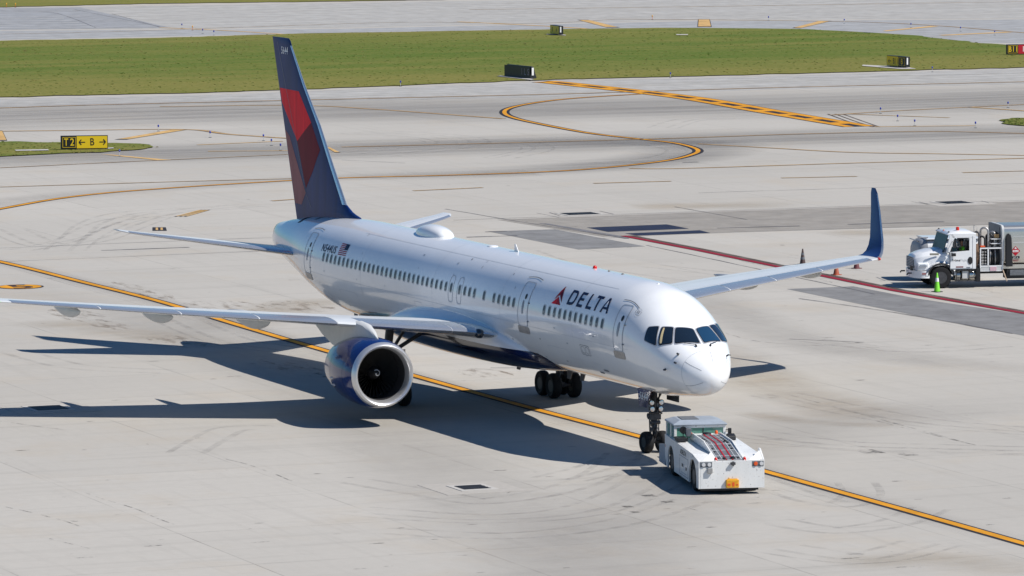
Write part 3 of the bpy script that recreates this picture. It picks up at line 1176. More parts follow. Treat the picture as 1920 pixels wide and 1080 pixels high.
for s, dz in ((-1, -0.08), (1, 0.10)):
    rows = [(0.4, -40.5, 4.40, 4.9), (1.3, -41.05, 4.50, 4.35), (4.4, -43.0, 4.95+dz/2, 2.85), (7.0, -44.65, 5.33+dz, 1.60), (7.35, -45.0, 5.38+dz, 1.42), (7.6, -45.6, 5.42+dz, 0.95)]
    m = MB()
    m.rings([section((x, s*y, z), c, 0.125, (0, -s*0.12, 1), FSYM, R(-1)) for y, x, z, c in rows])
    hs = obj('horizontal_stabilizer', m, grey_paint, jet, smooth=40)
    rr = []
    for y, x, z, c in rows[1:-1]:
        full = section((x, s*y, z), c, 0.125, (0, -s*0.12, 1), FSYM, R(-1))
        cen = Vector((x-c*0.2, s*y, z))
        rr.append([full[i]+(full[i]-cen).normalized()*0.012 for i in range(13, 24)])
    mm_ = MB()
    mm_.rings(rr, False, False, close=False)
    obj('leading_edge', mm_, alu, hs, smooth=60)
    mm_ = MB()
    vs = []
    for y, x, z, c in rows[1:-1]:
        vs += [(x-c*0.68+0.012, s*y, z+0.042*c+0.016), (x-c*0.68-0.012, s*y, z+0.042*c+0.016)]
    mm_.add(vs, [(2*i, 2*i+1, 2*i+3, 2*i+2) for i in range(3)])
    obj('elevator_seam', mm_, line_l, hs)
    m = MB()
    rpatch(m, [S(40.4, a_of(40.4, 4.95), 0), S(45.2, a_of(45.2, 5.0), 0), S(45.2, a_of(45.2, 4.3), 0), S(40.4, a_of(40.4, 4.05), 0)], 0.02, rad=0.5, n=40, rings=4)
    if s < 0:
        pass

# ---- engines
for s in (-1, 1):
    c = (-16.5, s*6.48, 2.03)
    m = MB()
    m.rev([(0.22, 1.245), (0.5, 1.305), (0.9, 1.335), (1.4, 1.345), (2.0, 1.325), (2.7, 1.25), (3.3, 1.13), (3.9, 1.0), (3.9, 0.96), (3.0, 0.93)], c, 'x', 72, sgn=-1, cap=False)
    en = obj('engine', m, blue, jet, smooth=50)
    m = MB()
    m.rev([(0.235, 1.252), (0.12, 1.222), (0.04, 1.185), (0.0, 1.135), (0.03, 1.085), (0.12, 1.035), (0.30, 1.0), (0.42, 0.99)], c, 'x', 72, sgn=-1)
    m.f = [f for f, k in zip(m.f, range(len(m.f))) if len(f) < 10]
    m.m = [0]*len(m.f)
    obj('inlet_lip', m, lip_m, en, smooth=60)
    m = MB()
    m.rev([(0.42, 0.99), (0.9, 0.985), (1.3, 1.0), (1.9, 0.99)], c, 'x', 64, sgn=-1)
    m.f = [f for f in m.f if len(f) < 10]
    m.m = [0]*len(m.f)
    obj('inlet_duct', m, duct_m, en, smooth=60)
    m = MB()
    NB = 36
    for k in range(NB):
        a0 = 2*PI*k/NB
        vs = []
        for j in range(6):
            r_ = 0.28+0.70*j/5
            tw = R(25+35*j/5)
            cx = 0.17
            for e2 in (-1, 1):
                dx = e2*cx*math.cos(tw)*0.8
                da = e2*cx*math.sin(tw)/max(r_, 0.3)*0.55
                vs.append((c[0]-1.15-dx, c[1]+r_*math.cos(a0+da), c[2]+r_*math.sin(a0+da)))
        m.add(vs, [(2*j, 2*j+1, 2*j+3, 2*j+2) for j in range(5)])
    obj('fan', m, fan_m, en, smooth=60)
    m = MB()
    m.rev([(1.62, 0.99), (1.62, 0.0)], c, 'x', 40, sgn=-1)
    obj('fan_backplate', m, black, en)
    m = MB()
    m.rev([(0.72, 0.0), (0.76, 0.07), (0.88, 0.16), (1.05, 0.245), (1.25, 0.29), (1.6, 0.30)], c, 'x', 32, sgn=-1)
    spn = obj('spinner', m, black, en, smooth=60)
    m = MB()
    vs = []
    for k in range(15):
        a = R(-200)+R(330)*k/14
        r0 = 0.055+0.085*k/14
        wd_ = 0.022*math.sin(PI*(k+1.5)/17)
        for q in (-wd_, wd_):
            rr_ = r0+q
            xx = 0.70+rr_*0.9+rr_*rr_*1.6
            vs.append((c[0]-xx+0.015, c[1]+rr_*math.cos(a)*s*-1, c[2]+rr_*math.sin(a)))
    m.add(vs, [(2*i, 2*i+1, 2*i+3, 2*i+2) for i in range(14)])
    obj('spinner_spiral', m, white_f, en)
    m = MB()
    m.rev([(3.0, 0.80), (3.9, 0.80), (4.3, 0.72), (4.75, 0.60), (4.75, 0.56), (4.2, 0.5)], c, 'x', 48, sgn=-1, cap=False)
    obj('exhaust_nozzle', m, exh_m, en, smooth=50)
    m = MB()
    m.rev([(4.1, 0.36), (4.8, 0.26), (5.2, 0.0)], c, 'x', 32, sgn=-1)
    obj('exhaust_cone', m, exh_m, en, smooth=50)
    m = MB()
    rpatch(m, [(-18.1, s*6.5, 3.3)]*4, 0, n=8, snapf=lambda p: p) if False else None
    # cowl seam and latches on the outboard flank
    for dx in (1.05, 2.55):
        r_ = 1.345 if dx < 2 else 1.275
        rr = [[(c[0]-dx-e2, c[1]+r_*1.003*math.cos(2*PI*k/64), c[2]+r_*1.003*math.sin(2*PI*k/64)) for k in range(64)] for e2 in (0, 0.014)]
        mm_ = MB()
        mm_.rings(rr, False, False)
        obj('cowl_seam', mm_, ink, en)
    for an in (192, 205):
        mm_ = MB()
        for dx in (2.3, 2.5):
            a = R(an) if s < 0 else R(180-an)
            p = Vector((c[0]-dx, c[1]+1.30*math.cos(a), c[2]+1.30*math.sin(a)))
            mm_.box(p-Vector((0.04, 0.025, 0.02)), p+Vector((0.04, 0.025, 0.02)))
        obj('cowl_latch', mm_, white_f, en)
    # pylon
    rr = []
    for (x, zt, zb, hw) in ((-17.15, 3.36, 3.2, 0.02), (-17.7, 3.62, 3.1, 0.15), (-18.4, 3.82, 3.0, 0.22), (-19.2, 3.86, 2.9, 0.26), (-20.4, 3.72, 2.75, 0.26), (-21.6, 3.62, 2.72, 0.22), (-23.0, 3.55, 3.0, 0.14), (-24.2, 3.5, 3.35, 0.05)):
        rr.append([(x, c[1]-hw, zb), (x, c[1]-hw, (zt+zb)/2), (x, c[1]-hw*0.85, zt-0.06), (x, c[1]-hw*0.4, zt), (x, c[1]+hw*0.4, zt), (x, c[1]+hw*0.85, zt-0.06), (x, c[1]+hw, (zt+zb)/2), (x, c[1]+hw, zb)])
    m = MB()
    m.rings(rr)
    obj('engine_pylon', m, light_grey, jet, smooth=35)


# ---- landing gear
def wheel(parent, c, rad, wd, rim_r=0.45, name='wheel', rim=rim_dark, n=32):
    m = MB()
    h = wd/2
    m.rev([(-h*0.75, rad*rim_r*1.05), (-h*0.95, rad*0.70), (-h, rad*0.82), (-h*0.82, rad*0.93), (-h*0.45, rad*0.99), (0, rad), (h*0.45, rad*0.99), (h*0.82, rad*0.93), (h, rad*0.82), (h*0.95, rad*0.70), (h*0.75, rad*rim_r*1.05)], (0, 0, 0), 'y', n)
    m.rev([(-h*0.72, 0.0), (-h*0.72, rad*rim_r*0.35), (-h*0.45, rad*rim_r*0.5), (-h*0.55, rad*rim_r), (-h*0.76, rad*rim_r*1.06)], (0, 0, 0), 'y', n, 1)
    m.rev([(h*0.72, 0.0), (h*0.72, rad*rim_r*0.35), (h*0.45, rad*rim_r*0.5), (h*0.55, rad*rim_r), (h*0.76, rad*rim_r*1.06)], (0, 0, 0), 'y', n, 1)
    o = obj(name, m, [rubber, rim], parent, smooth=40)
    o.location = c
    return o


for s in (-1, 1):
    y = s*3.62
    m = MB()
    m.tube([(-23.7, y, 0.55), (-23.7, y, 1.3)], 0.10, 16)
    m.tube([(-23.7, y, 1.2), (-23.7, y, 2.3), (-23.65, y-s*0.1, 3.3)], 0.17, 16)
    m.tube([(-24.27, y, 0.52), (-23.13, y, 0.52)], 0.11, 12)
    m.tube([(-24.27, y-0.55, 0.51), (-24.27, y+0.55, 0.51)], 0.07, 10)
    m.tube([(-23.13, y-0.55, 0.51), (-23.13, y+0.55, 0.51)], 0.07, 10)
    m.tube([(-23.7, y, 1.9), (-22.4, y-s*0.2, 3.1)], 0.07, 10)
    m.tube([(-23.7, y, 2.0), (-23.7, y-s*1.6, 2.9)], 0.08, 10)
    m.tube([(-23.55, y, 1.35), (-23.3, y, 0.95), (-23.6, y, 0.6)], 0.05, 8)
    g = obj('main_landing_gear', m, dark_steel, jet, smooth=40)
    for dx in (-0.57, 0.57):
        for dy in (-0.43, 0.43):
            wheel(g, (-23.7+dx, y+dy, 0.505), 0.51, 0.38)
    m = MB()
    m.tube([(-23.1, y-s*0.30, 1.1), (-23.0, y-s*0.42, 2.25)], 0.055, 8)
    obj('brake_rod', m, alu, g, smooth=40)

NX = -5.68
m = MB()
m.tube([(NX, 0, 0.40), (NX, 0, 1.05)], 0.075, 14)
m.tube([(NX, 0, 0.95), (NX, 0, 2.5)], 0.12, 14)
m.tube([(NX, -0.34, 0.40), (NX, 0.34, 0.40)], 0.06, 10)
m.tube([(NX, 0, 1.7), (NX-0.9, 0, 2.5)], 0.06, 10)
m.tube([(NX+0.05, 0, 1.05), (NX+0.28, 0, 0.82), (NX+0.05, 0, 0.55)], 0.045, 8)
m.tube([(NX-0.1, -0.22, 1.35), (NX-0.1, 0.22, 1.35)], 0.10, 10)
m.tube([(NX+0.1, -0.18, 1.12), (NX+0.1, 0.18, 1.12)], 0.07, 10)
m.tube([(NX+0.08, -0.16, 1.0), (NX+0.10, -0.17, 2.3)], 0.022, 6)
m.tube([(NX+0.08, 0.14, 0.9), (NX+0.10, 0.15, 2.3)], 0.022, 6)
m.tube([(NX-0.1, -0.12, 0.5), (NX-0.12, -0.14, 1.3)], 0.03, 6)
m.box((NX-0.16, -0.20, 1.22), (NX+0.16, 0.20, 1.42))
m.tube([(NX+0.12, -0.26, 1.5), (NX+0.12, -0.1, 1.46), (NX+0.14, 0.1, 1.5), (NX+0.1, 0.26, 1.44)], 0.035, 8)
m.tube([(NX, -0.1, 1.9), (NX+0.6, -0.12, 2.4)], 0.035, 8)
m.tube([(NX, 0.1, 1.9), (NX+0.6, 0.12, 2.4)], 0.035, 8)
m.tube([(NX+0.13, -0.2, 0.75), (NX+0.2, -0.1, 0.95), (NX+0.15, 0.0, 1.15)], 0.025, 6)
m.box((NX-0.14, -0.14, 0.80), (NX+0.14, 0.14, 0.92))
ng = obj('nose_landing_gear', m, dark_steel, jet, smooth=40)
for dy in (-0.31, 0.31):
    wheel(ng, (NX, dy, 0.395), 0.395, 0.33)
for dy, z in ((-0.17, 1.62), (0.17, 1.62), (-0.19, 1.86), (0.19, 1.86)):
    m = MB()
    m.rev([(0, 0.10), (0.02, 0.11), (-0.14, 0.09), (-0.18, 0.03)], (NX+0.2, dy, z), 'x', 16)
    m.rev([(0.025, 0.09), (0.04, 0.0)], (NX+0.2, dy, z), 'x', 16, 1)
    obj('taxi_light', m, [dark_steel, lens_m], ng, smooth=40)
# gear doors: an open pair, the starboard one with the fleet number
for s in (-1,):
    m = MB()
    m.add([(NX-0.62, s*0.40, 2.36), (NX+0.62, s*0.40, 2.36), (NX+0.45, s*0.52, 1.72), (NX-0.22, s*0.52, 1.72),
           (NX-0.62, s*0.36, 2.36), (NX+0.62, s*0.36, 2.36), (NX+0.45, s*0.48, 1.72), (NX-0.22, s*0.48, 1.72)],
          [(0, 1, 2, 3), (7, 6, 5, 4), (0, 4, 5, 1), (1, 5, 6, 2), (2, 6, 7, 3), (3, 7, 4, 0)])
    gd = obj('nose_gear_door', m, navy, ng)
    if s < 0:
        flat_text('fleet_number', '5644', 0.24, white_f, (NX-0.32, -0.478, 1.98), (1, 0, 0), (0, 0.18, 1), gd, 0.02, width=0.80)
m = MB()
m.box((NX+0.40, -0.02, 1.98), (NX+1.45, 0.02, 2.42))
dd = obj('nose_gear_door', m, black, ng)
dd.location = (0, 0.34, 0)
# ------------------------------------------------------------------ pavement, grass and markings
conc = pavement('concrete', (0.445, 0.42, 0.38))
m = MB()
m.add([(-1600, -900, 0), (400, -900, 0), (400, 1300, 0), (-1600, 1300, 0)], [(0, 1, 2, 3)])
tag(obj('ground', m, conc), kind='structure')


def catmull(P, n=10):
    out = []
    for i in range(len(P)-1):
        a, b_, c, d = P[max(i-1, 0)], P[i], P[i+1], P[min(i+2, len(P)-1)]
        for k in range(n):
            t = k/n
            out.append(0.5*((2*b_)+(c-a)*t+(2*a-5*b_+4*c-d)*t*t+(3*b_-a-3*c+d)*t**3))
    out.append(P[-1])
    return out


def strip(mb, pts, wd, z, curve=True, off=0.0, dash=None, jit=0.0, mi=0):
    """painted line along pavement points"""
    P = [Vector((p[0], p[1], 0)) for p in pts]
    if curve and len(P) > 2:
        P = catmull(P, 12)
    if dash:
        Q = [P[0]]
        for a, b_ in zip(P, P[1:]):
            k = max(1, int((b_-a).length/0.25))
            Q += [a.lerp(b_, (i+1)/k) for i in range(k)]
        P = Q
    vs, run = [], 0.0
    L, Rr = [], []
    for i, p in enumerate(P):
        t = (P[min(i+1, len(P)-1)]-P[max(i-1, 0)]).normalized()
        s_ = Vector((-t.y, t.x, 0))
        o_ = off+(noise.noise(p*0.4)*jit if jit else 0)
        L.append(p+s_*(o_+wd/2)+Vector((0, 0, z)))
        Rr.append(p+s_*(o_-wd/2)+Vector((0, 0, z)))
    for i in range(len(P)-1):
        if dash:
            run += (P[i+1]-P[i]).length
            if (run % (dash[0]+dash[1])) > dash[0]:
                continue
        mb.add([L[i], L[i+1], Rr[i+1], Rr[i]], [(0, 1, 2, 3)], mi)
    return mb


def px(*pts):
    return [G(u, v) for u, v in pts]


def area(name, pts, z, m_, jit=0.0, step=1.0, label=None, kind='structure', smooth_=False):
    P = [Vector((p[0], p[1], 0)) for p in pts]
    if smooth_:
        P = catmull(P+[P[0]], 8)[:-1]
    Q = []
    for i in range(len(P)):
        a, b_ = P[i], P[(i+1) % len(P)]
        k = max(1, min(400, int((b_-a).length/step))) if jit else 1
        for j in range(k):
            p = a.lerp(b_, j/k)
            if jit:
                p = p+Vector((noise.noise(p*0.45)+0.5*noise.noise(p*1.7), noise.noise(p*0.45+Vector((9, 9, 9))), 0))*jit
            Q.append(p)
    bm = bmesh.new()
    bm.faces.new([bm.verts.new((p.x, p.y, z)) for p in Q])
    bmesh.ops.triangulate(bm, faces=bm.faces[:])
    for f in bm.faces:
        if f.normal.z < 0:
            f.normal_flip()
    me = bpy.data.meshes.new(name)
    bm.to_mesh(me)
    bm.free()
    me.materials.append(m_)
    o = bpy.data.objects.new(name, me)
    C.objects.link(o)
    return tag(o, label, kind=kind)


def tone(name, col, cover, sc=(1, 1, 1), scale=0.25, lo=0.25, hi=0.6, soft=0.5):
    return worn(name, col, cover, scale, sc, lo, hi, soft)


# tonal zones of the paving (different pours, asphalt inlays, rubber build-up)
def mainline_pts():
    return [G(-60, 478), G(0, 491), G(60, 505), G(150, 528), G(297, 565), G(450, 611), G(600, 655), G(780, 706), G(995.6, 765.6), G(1210, 822), G(1440, 886), G(1700, 958), G(1990, 1040)]


t_blue = tone('shoulder_paving', (0.42, 0.43, 0.445), 0.75, (1, 0.05, 1), 0.5)
t_pale = tone('pale_paving', (0.50, 0.49, 0.47), 0.75, (1, 0.05, 1), 0.5)
t_grey = tone('worn_paving', (0.33, 0.325, 0.325), 0.8, (1, 0.05, 1), 0.35, 0.3, 0.75, 0.8)
t_brown = tone('road_paving', (0.35, 0.325, 0.295), 0.72, (1, 0.08, 1), 0.5, 0.2, 0.7, 0.4)
t_dark = tone('asphalt_patch', (0.23, 0.228, 0.228), 0.88, (1, 1, 1), 1.2, 0.15, 0.5, 0.25)
t_navy = tone('sealed_patch', (0.022, 0.030, 0.06), 0.96, (1, 1, 1), 1.6, 0.3, 0.42, 0.35)
t_sand = tone('sandy_stain', (0.46, 0.405, 0.33), 0.32, (1, 0.2, 1), 0.12, 0.4, 0.65, 0.9)
area('far_runway', px((-60, 58), (640, 54), (1280, 40), (1990, 36), (1990, 80), (1840, 81), (1700, 65), (1500, 54), (1250, 52), (1000, 55), (560, 63), (-60, 76)), 0.004, t_blue)
area('far_runway', px((-60, 16), (820, 3), (1990, -14), (1990, 34), (1280, 38), (640, 52), (-60, 56)), 0.0045, t_pale)
area('far_runway', px((-60, 15), (150, 14), (320, 52), (-60, 57)), 0.008, tone('runway_threshold', (0.36, 0.37, 0.39), 0.8, (1, 0.05, 1), 0.6))
area('taxiway_shoulder', px((-60, 186), (400, 178), (1030, 153), (1440, 143), (1990, 126), (1990, 156), (1440, 168), (1000, 183), (400, 194), (-60, 204)), 0.004, t_pale)


def band(name, pts, wd, z, m_, ends=0.25):
    """traffic wear along a path: full in the middle, nothing at its edges"""
    P = catmull([Vector((p[0], p[1], 0)) for p in pts], 14)
    prof = [(-1, 0), (-0.7, 0.35), (-0.35, 0.85), (0, 1), (0.35, 0.85), (0.7, 0.35), (1, 0)]
    vs, at_ = [], []
    for i, p in enumerate(P):
        t = (P[min(i+1, len(P)-1)]-P[max(i-1, 0)]).normalized()
        s_ = Vector((-t.y, t.x, 0))
        e = min(1.0, i/len(P)/ends, (len(P)-1-i)/len(P)/ends) if ends else 1.0
        for q, a in prof:
            vs.append(p+s_*q*wd/2+Vector((0, 0, z)))
            at_.append(a*e)
    k = len(prof)
    mb = MB()
    mb.add(vs, [(i*k+j, (i+1)*k+j, (i+1)*k+j+1, i*k+j+1) for i in range(len(P)-1) for j in range(k-1)])
    me = bpy.data.meshes.new(name)
    me.from_pydata(mb.v, [], mb.f)
    me.materials.append(m_)
    a_ = me.attributes.new('wear', 'FLOAT', 'POINT')
    a_.data.foreach_set('value', at_)
    o = bpy.data.objects.new(name, me)
    C.objects.link(o)
    return tag(o, kind='structure')


t_wear = worn('traffic_wear', (0.20, 0.195, 0.195), 0.50, 0.5, (1, 0.04, 1), 0.3, 0.7, 0.75, fade=True)
t_wear2 = worn('light_wear', (0.26, 0.245, 0.23), 0.22, 0.4, (0.3, 0.3, 1), 0.25, 0.7, 0.7, fade=True)
band('taxiway_wear', px((-200, 224), (400, 210), (1000, 204), (1500, 196), (2200, 178)), 34, 0.0062, t_wear, 0)
band('taxiway_wear', px((-200, 300), (640, 280), (1300, 262), (2200, 240)), 20, 0.0066, t_wear, 0)
band('taxiway_wear', px((640, 276), (1000, 267), (1280, 268), (1309, 283), (1200, 304), (960, 322), (640, 332)), 9, 0.0070, t_wear)
band('taxiway_wear', px((-100, 392), (120, 368), (340, 350), (640, 333), (1000, 324)), 6, 0.0072, t_wear2, 0)
band('stand_wear', mainline_pts(), 2.2, 0.0064, t_wear2, 0.1)
band('stand_wear', px((-60, 530), (300, 600), (640, 740), (900, 940), (1200, 1160)), 8, 0.0068, t_wear2)
band('stand_wear', px((1990, 760), (1500, 800), (1200, 960), (1000, 1200)), 9, 0.0072, t_wear2)
band('stand_wear', px((1250, 520), (1500, 640), (1990, 700)), 5, 0.0074, t_wear2)
area('service_road', px((930, 412), (1280, 399), (1990, 375), (1990, 418), (1330, 437), (1130, 444)), 0.004, t_brown, jit=0.08, step=3)
area('pavement_patch', px((915, 434), (1040, 430), (1210, 462), (1085, 468)), 0.008, t_dark)
area('pavement_patch', px((1475, 542), (1600, 537), (1720, 560), (1990, 600), (1990, 643), (1870, 620), (1760, 600), (1640, 576)), 0.008, t_dark)
area('pavement_patch', px((1100, 427), (1250, 421), (1292, 429), (1140, 435)), 0.012, t_navy)
area('pavement_patch', px((1172, 438), (1312, 432), (1332, 437), (1195, 442)), 0.012, t_navy)
area('pavement_patch', px((1010, 419), (1025, 419), (1185, 446), (1172, 448)), 0.0125, tone('slab_edge', (0.2, 0.2, 0.22), 0.7, (1, 1, 1), 0.8))
t_sandf = worn('sandy_wear', (0.42, 0.35, 0.26), 0.40, 0.25, (1, 0.3, 1), 0.3, 0.7, 0.9, fade=True)
for k, (q, wd) in enumerate(((((1180, 388), (1300, 386), (1500, 384)), 6), (((420, 620), (520, 580), (640, 560)), 5), (((1540, 440), (1700, 436), (1990, 440)), 5), (((1300, 640), (1450, 720), (1700, 800)), 5), (((60, 600), (220, 620), (420, 650)), 5), (((1560, 1060), (1750, 1050), (1990, 1080)), 4), (((1390, 770), (1500, 790), (1700, 800)), 2))):
    band('sandy_stain', px(*q), wd, 0.003+0.0002*k, t_sandf)

# grass
def grass_mat(name):
    m_ = bpy.data.materials.new(name)
    m_.use_nodes = True
    n = m_.node_tree
    b = n.nodes['Principled BSDF']
    P = nd(n, 'ShaderNodeTexCoord').outputs['Object']
    a1 = nois(n, P, 0.09, 7, 0.75, sc=(1.6, 0.16, 1))
    a2 = nois(n, P, 0.35, 7, 0.75, sc=(1.0, 0.25, 1))
    a3 = nois(n, P, 3.0, 5, 0.75)
    sx_ = nd(n, 'ShaderNodeSeparateXYZ')
    n.links.new(P, sx_.inputs[0])
    zone = fmath(n, 'MAXIMUM', rng(n, sx_.outputs[0], -250, -232, 0, 0.9), rng(n, sx_.outputs[0], -292, -304, 0, 0.75))
    zone = fmath(n, 'MULTIPLY', zone, rng(n, sx_.outputs[0], -222, -221, 1, 0.2))
    az_ = fmath(n, 'ADD', zone, rng(n, a1, 0.44, 0.62, 0, 0.85))
    zc = n.nodes.new('ShaderNodeClamp')
    n.links.new(az_, zc.inputs[0])
    c1 = mixc(n, zc.outputs[0], (0.070, 0.125, 0.014), (0.205, 0.180, 0.048))
    c2 = mixc(n, rng(n, a2, 0.42, 0.68, 0, 0.8), c1, (0.11, 0.135, 0.022))
    c3 = mixc(n, rng(n, a2, 0.50, 0.30, 0, 0.5), c2, (0.045, 0.092, 0.010))
    c4 = mixc(n, rng(n, a3, 0.40, 0.75, 0.0, 0.5), c3, (0.25, 0.22, 0.08))
    n.links.new(mixc(n, rng(n, a3, 0.52, 0.36, 0, 0.45), c4, (0.055, 0.10, 0.012)), b.inputs['Base Color'])
    b.inputs['Roughness'].default_value = 0.95
    b.inputs['Specular IOR Level'].default_value = 0.1
    return m_


gm = grass_mat('grass')
# the straw-coloured verge of each lawn: distance from the kerb line, in metres
lawns = [([(-140, 189), (0, 183), (400, 174), (700, 163), (1030, 150), (1440, 140), (1700, 133), (1920, 127), (2050, 124), (2050, 98), (1920, 88), (1840, 82), (1700, 66), (1500, 55), (1250, 53), (1030, 56), (560, 64), (300, 72), (-140, 80)], False),
         ([(-300, 12), (0, 14), (300, 7), (560, 4), (830, 0), (1050, -20), (600, -90), (-300, -100)], False),
         ([(-260, 300), (0, 294), (150, 288), (250, 282), (300, 277), (288, 273), (240, 270), (120, 268), (0, 266), (-260, 268)], False),
         ([(2100, 224), (1960, 222), (1900, 223), (1873, 229), (1895, 235), (1950, 238), (2100, 240)], False)]
for i, (q, sm) in enumerate(lawns):
    g = area('grass', px(*q), 0.06, gm, jit=0.75, step=0.7, kind='stuff')
    tag(g, ['broad green and straw lawn between the taxiway and the far runway', 'far green lawn beyond the runway at the top left', 'narrow green grass wedge behind the yellow T2 sign', 'small green grass corner at the right edge of the taxiway'][i], 'grass')
# real tufts along the lawns, so that the edges and the surface are rough
tuft = bpy.data.materials.new('tuft')
tuft = mat('grass_tufts', (0.10, 0.145, 0.03), 0.9, var=0.3, vscale=0.8, spec=0.1)
straw = mat('straw_tufts', (0.24, 0.21, 0.08), 0.9, var=0.25, vscale=0.9, spec=0.1)


def inside(p, poly):
    c = False
    j = len(poly)-1
    for i in range(len(poly)):
        a, b_ = poly[i], poly[j]
        if (a.y > p[1]) != (b_.y > p[1]) and p[0] < (b_.x-a.x)*(p[1]-a.y)/(b_.y-a.y)+a.x:
            c = not c
        j = i
    return c


mb = MB()
for li, (q, sm) in enumerate(lawns[:1]+lawns[2:]):
    poly = px(*q)
    x0, x1 = min(p.x for p in poly), max(p.x for p in poly)
    y0, y1 = min(p.y for p in poly), max(p.y for p in poly)
    cnt = 0
    n_ = 3500 if li == 0 else 500
    tries = 0
    while cnt < n_ and tries < n_*8:
        tries += 1
        x, y = random.uniform(x0, x1), random.uniform(y0, y1)
        if not inside((x, y), poly):
            continue
        cnt += 1
        g_ = noise.noise(Vector((x*0.02, y*0.008, 0)))
        h = random.uniform(0.01, 0.04)
        r_ = random.uniform(0.06, 0.16)
        mi = 1 if random.random() < 0.45+g_ else 0
        a = random.uniform(0, PI)
        for k in range(3):
            aa = a+k*PI/3
            dx, dy = r_*math.cos(aa), r_*math.sin(aa)
            mb.add([(x-dx, y-dy, 0.05), (x+dx, y+dy, 0.05), (x+dx*0.7, y+dy*0.7, 0.06+h*0.8), (x, y, 0.06+h), (x-dx*0.8, y-dy*0.8, 0.06+h*0.6)], [(0, 1, 2, 3, 4)], mi)
tag(obj('grass_tufts', mb, [tuft, straw]), 'scattered tufts of green and straw-coloured grass over the mown lawns', 'grass', kind='stuff')

# paint
y_paint = worn('yellow_marking', (0.64, 0.285, 0.02), 0.97, 0.9, lo=0.18, hi=0.36, soft=0.35)
y_pale = worn('faded_yellow_marking', (0.66, 0.42, 0.17), 0.85, 0.8, lo=0.2, hi=0.5, soft=0.5)
k_paint = worn('black_marking', (0.03, 0.03, 0.04), 0.92, 0.9, lo=0.2, hi=0.42, soft=0.4)
b_paint = worn('faded_dark_marking', (0.085, 0.06, 0.05), 0.85, 0.5, lo=0.25, hi=0.6, soft=0.55)
r_paint = worn('red_marking', (0.25, 0.014, 0.032), 0.95, 0.6, lo=0.2, hi=0.4, soft=0.25)
seal = worn('joint_sealant', (0.10, 0.10, 0.115), 0.85, 0.35, lo=0.3, hi=0.6, soft=0.7)
w_paint = worn('white_marking', (0.62, 0.62, 0.60), 0.8, 0.5, lo=0.25, hi=0.5, soft=0.6)

blk, yel, fad, drk, red, sea, wht = MB(), MB(), MB(), MB(), MB(), MB(), MB()


def line(pts, wd=0.36, border=0.12, kind='y', z=0, **kw):
    P = px(*pts)
    strip(blk if kind != 'd' else drk, P, wd+2*border, 0.016+z, **kw)
    strip({'y': yel, 'f': fad, 'd': fad}[kind], P, wd, 0.022+z, **kw)


# lead-in line under the airliner
mainl = [G(-60, 478), G(0, 491), G(60, 505), G(150, 528), G(297, 565), G(450, 611), G(600, 655), G(780, 706), G(995.6, 765.6), G(1210, 822), G(1440, 886), G(1700, 958), G(1990, 1040)]
strip(blk, mainl, 0.62, 0.016)
strip(yel, mainl, 0.36, 0.022)
# sweeping lines
line([(-60, 403), (0, 392), (100, 374), (200, 362), (330, 352), (470, 343), (640, 334), (800, 330)], 0.34, 0.14)
line([(800, 330), (960, 325), (1080, 319), (1180, 310), (1258, 300), (1298, 290), (1309, 283), (1297, 276), (1262, 268), (1200, 261), (1100, 249), (1000, 230), (960, 220), (946, 212), (953, 204), (985, 196), (1040, 188), (1110, 182), (1210, 176)], 0.30, 0.22)
line([(-60, 247), (120, 245), (345, 243), (430, 252), (560, 261)], 0.28, 0.18, 'd')
line([(300, 200), (560, 198), (700, 205), (840, 215), (945, 223)], 0.26, 0.16, 'd')
line([(-60, 205), (180, 197), (560, 188), (1030, 177), (1440, 165), (1990, 152)], 0.22, 0.30, 'd')
line([(-60, 297), (250, 281)], 0.1, 0.1, 'd')
line([(640, 276), (1000, 267), (1280, 259), (1520, 251), (1760, 247), (1990, 253)], 0.20, 0.24, 'd')
line([(1309, 270), (1450, 278), (1600, 286), (1780, 289), (1990, 293)], 0.22, 0.14, 'd')
line([(1180, 316), (1280, 316), (1600, 306), (1990, 295)], 0.22, 0.14, 'd')
line([(0, 315), (250, 303), (540, 290)], 0.10, 0.14, 'd')
line([(0, 351), (330, 341), (560, 335)], 0.12, 0.14, 'd')
line([(1557, 216), (1700, 207), (1990, 193)], 0.20, 0.16, 'd')
line([(1590, 214), (1780, 221)], 0.20, 0.12, 'd')
line([(1640, 238), (1830, 236)], 0.3, 0.0, 'f')
line([(1817, 201), (1990, 213)], 0.35, 0.10, 'f')
line([(0, 64), (200, 60), (430, 52), (760, 42), (1000, 44), (1160, 36)], 0.1, 0.1, 'd')
line([(1160, 36), (1550, 40), (1750, 48), (1990, 68)], 0.2, 0.2, 'd')
line([(860, 41), (1000, 48), (1100, 54)], 0.6, 0.0, 'f')
line([(300, 52), (430, 58), (540, 65)], 0.5, 0.0, 'f')
line([(390, 284), (545, 283)], 0.3, 0.0, 'f')
line([(370, 272), (530, 265)], 0.3, 0.0, 'f')
line([(880, 18), (1280, 13), (1990, 2)], 0.2, 0.1, 'd')
# hold bar: double yellow with black between
hb = [G(1020, 153.5), G(1060, 157), G(1280, 182), G(1440, 209), G(1612, 237.5)]
strip(blk, hb, 2.5, 0.016)
strip(yel, hb, 0.70, 0.022, off=0.74)
strip(yel, hb, 0.70, 0.022, off=-0.74)
strip(yel, hb, 0.78, 0.021, dash=(1.6, 3.4))
for k in range(3):
    strip(drk, px((1552+14*k, 214), (1600+14*k, 231), (1638+6*k, 238.5)), 0.16, 0.017)
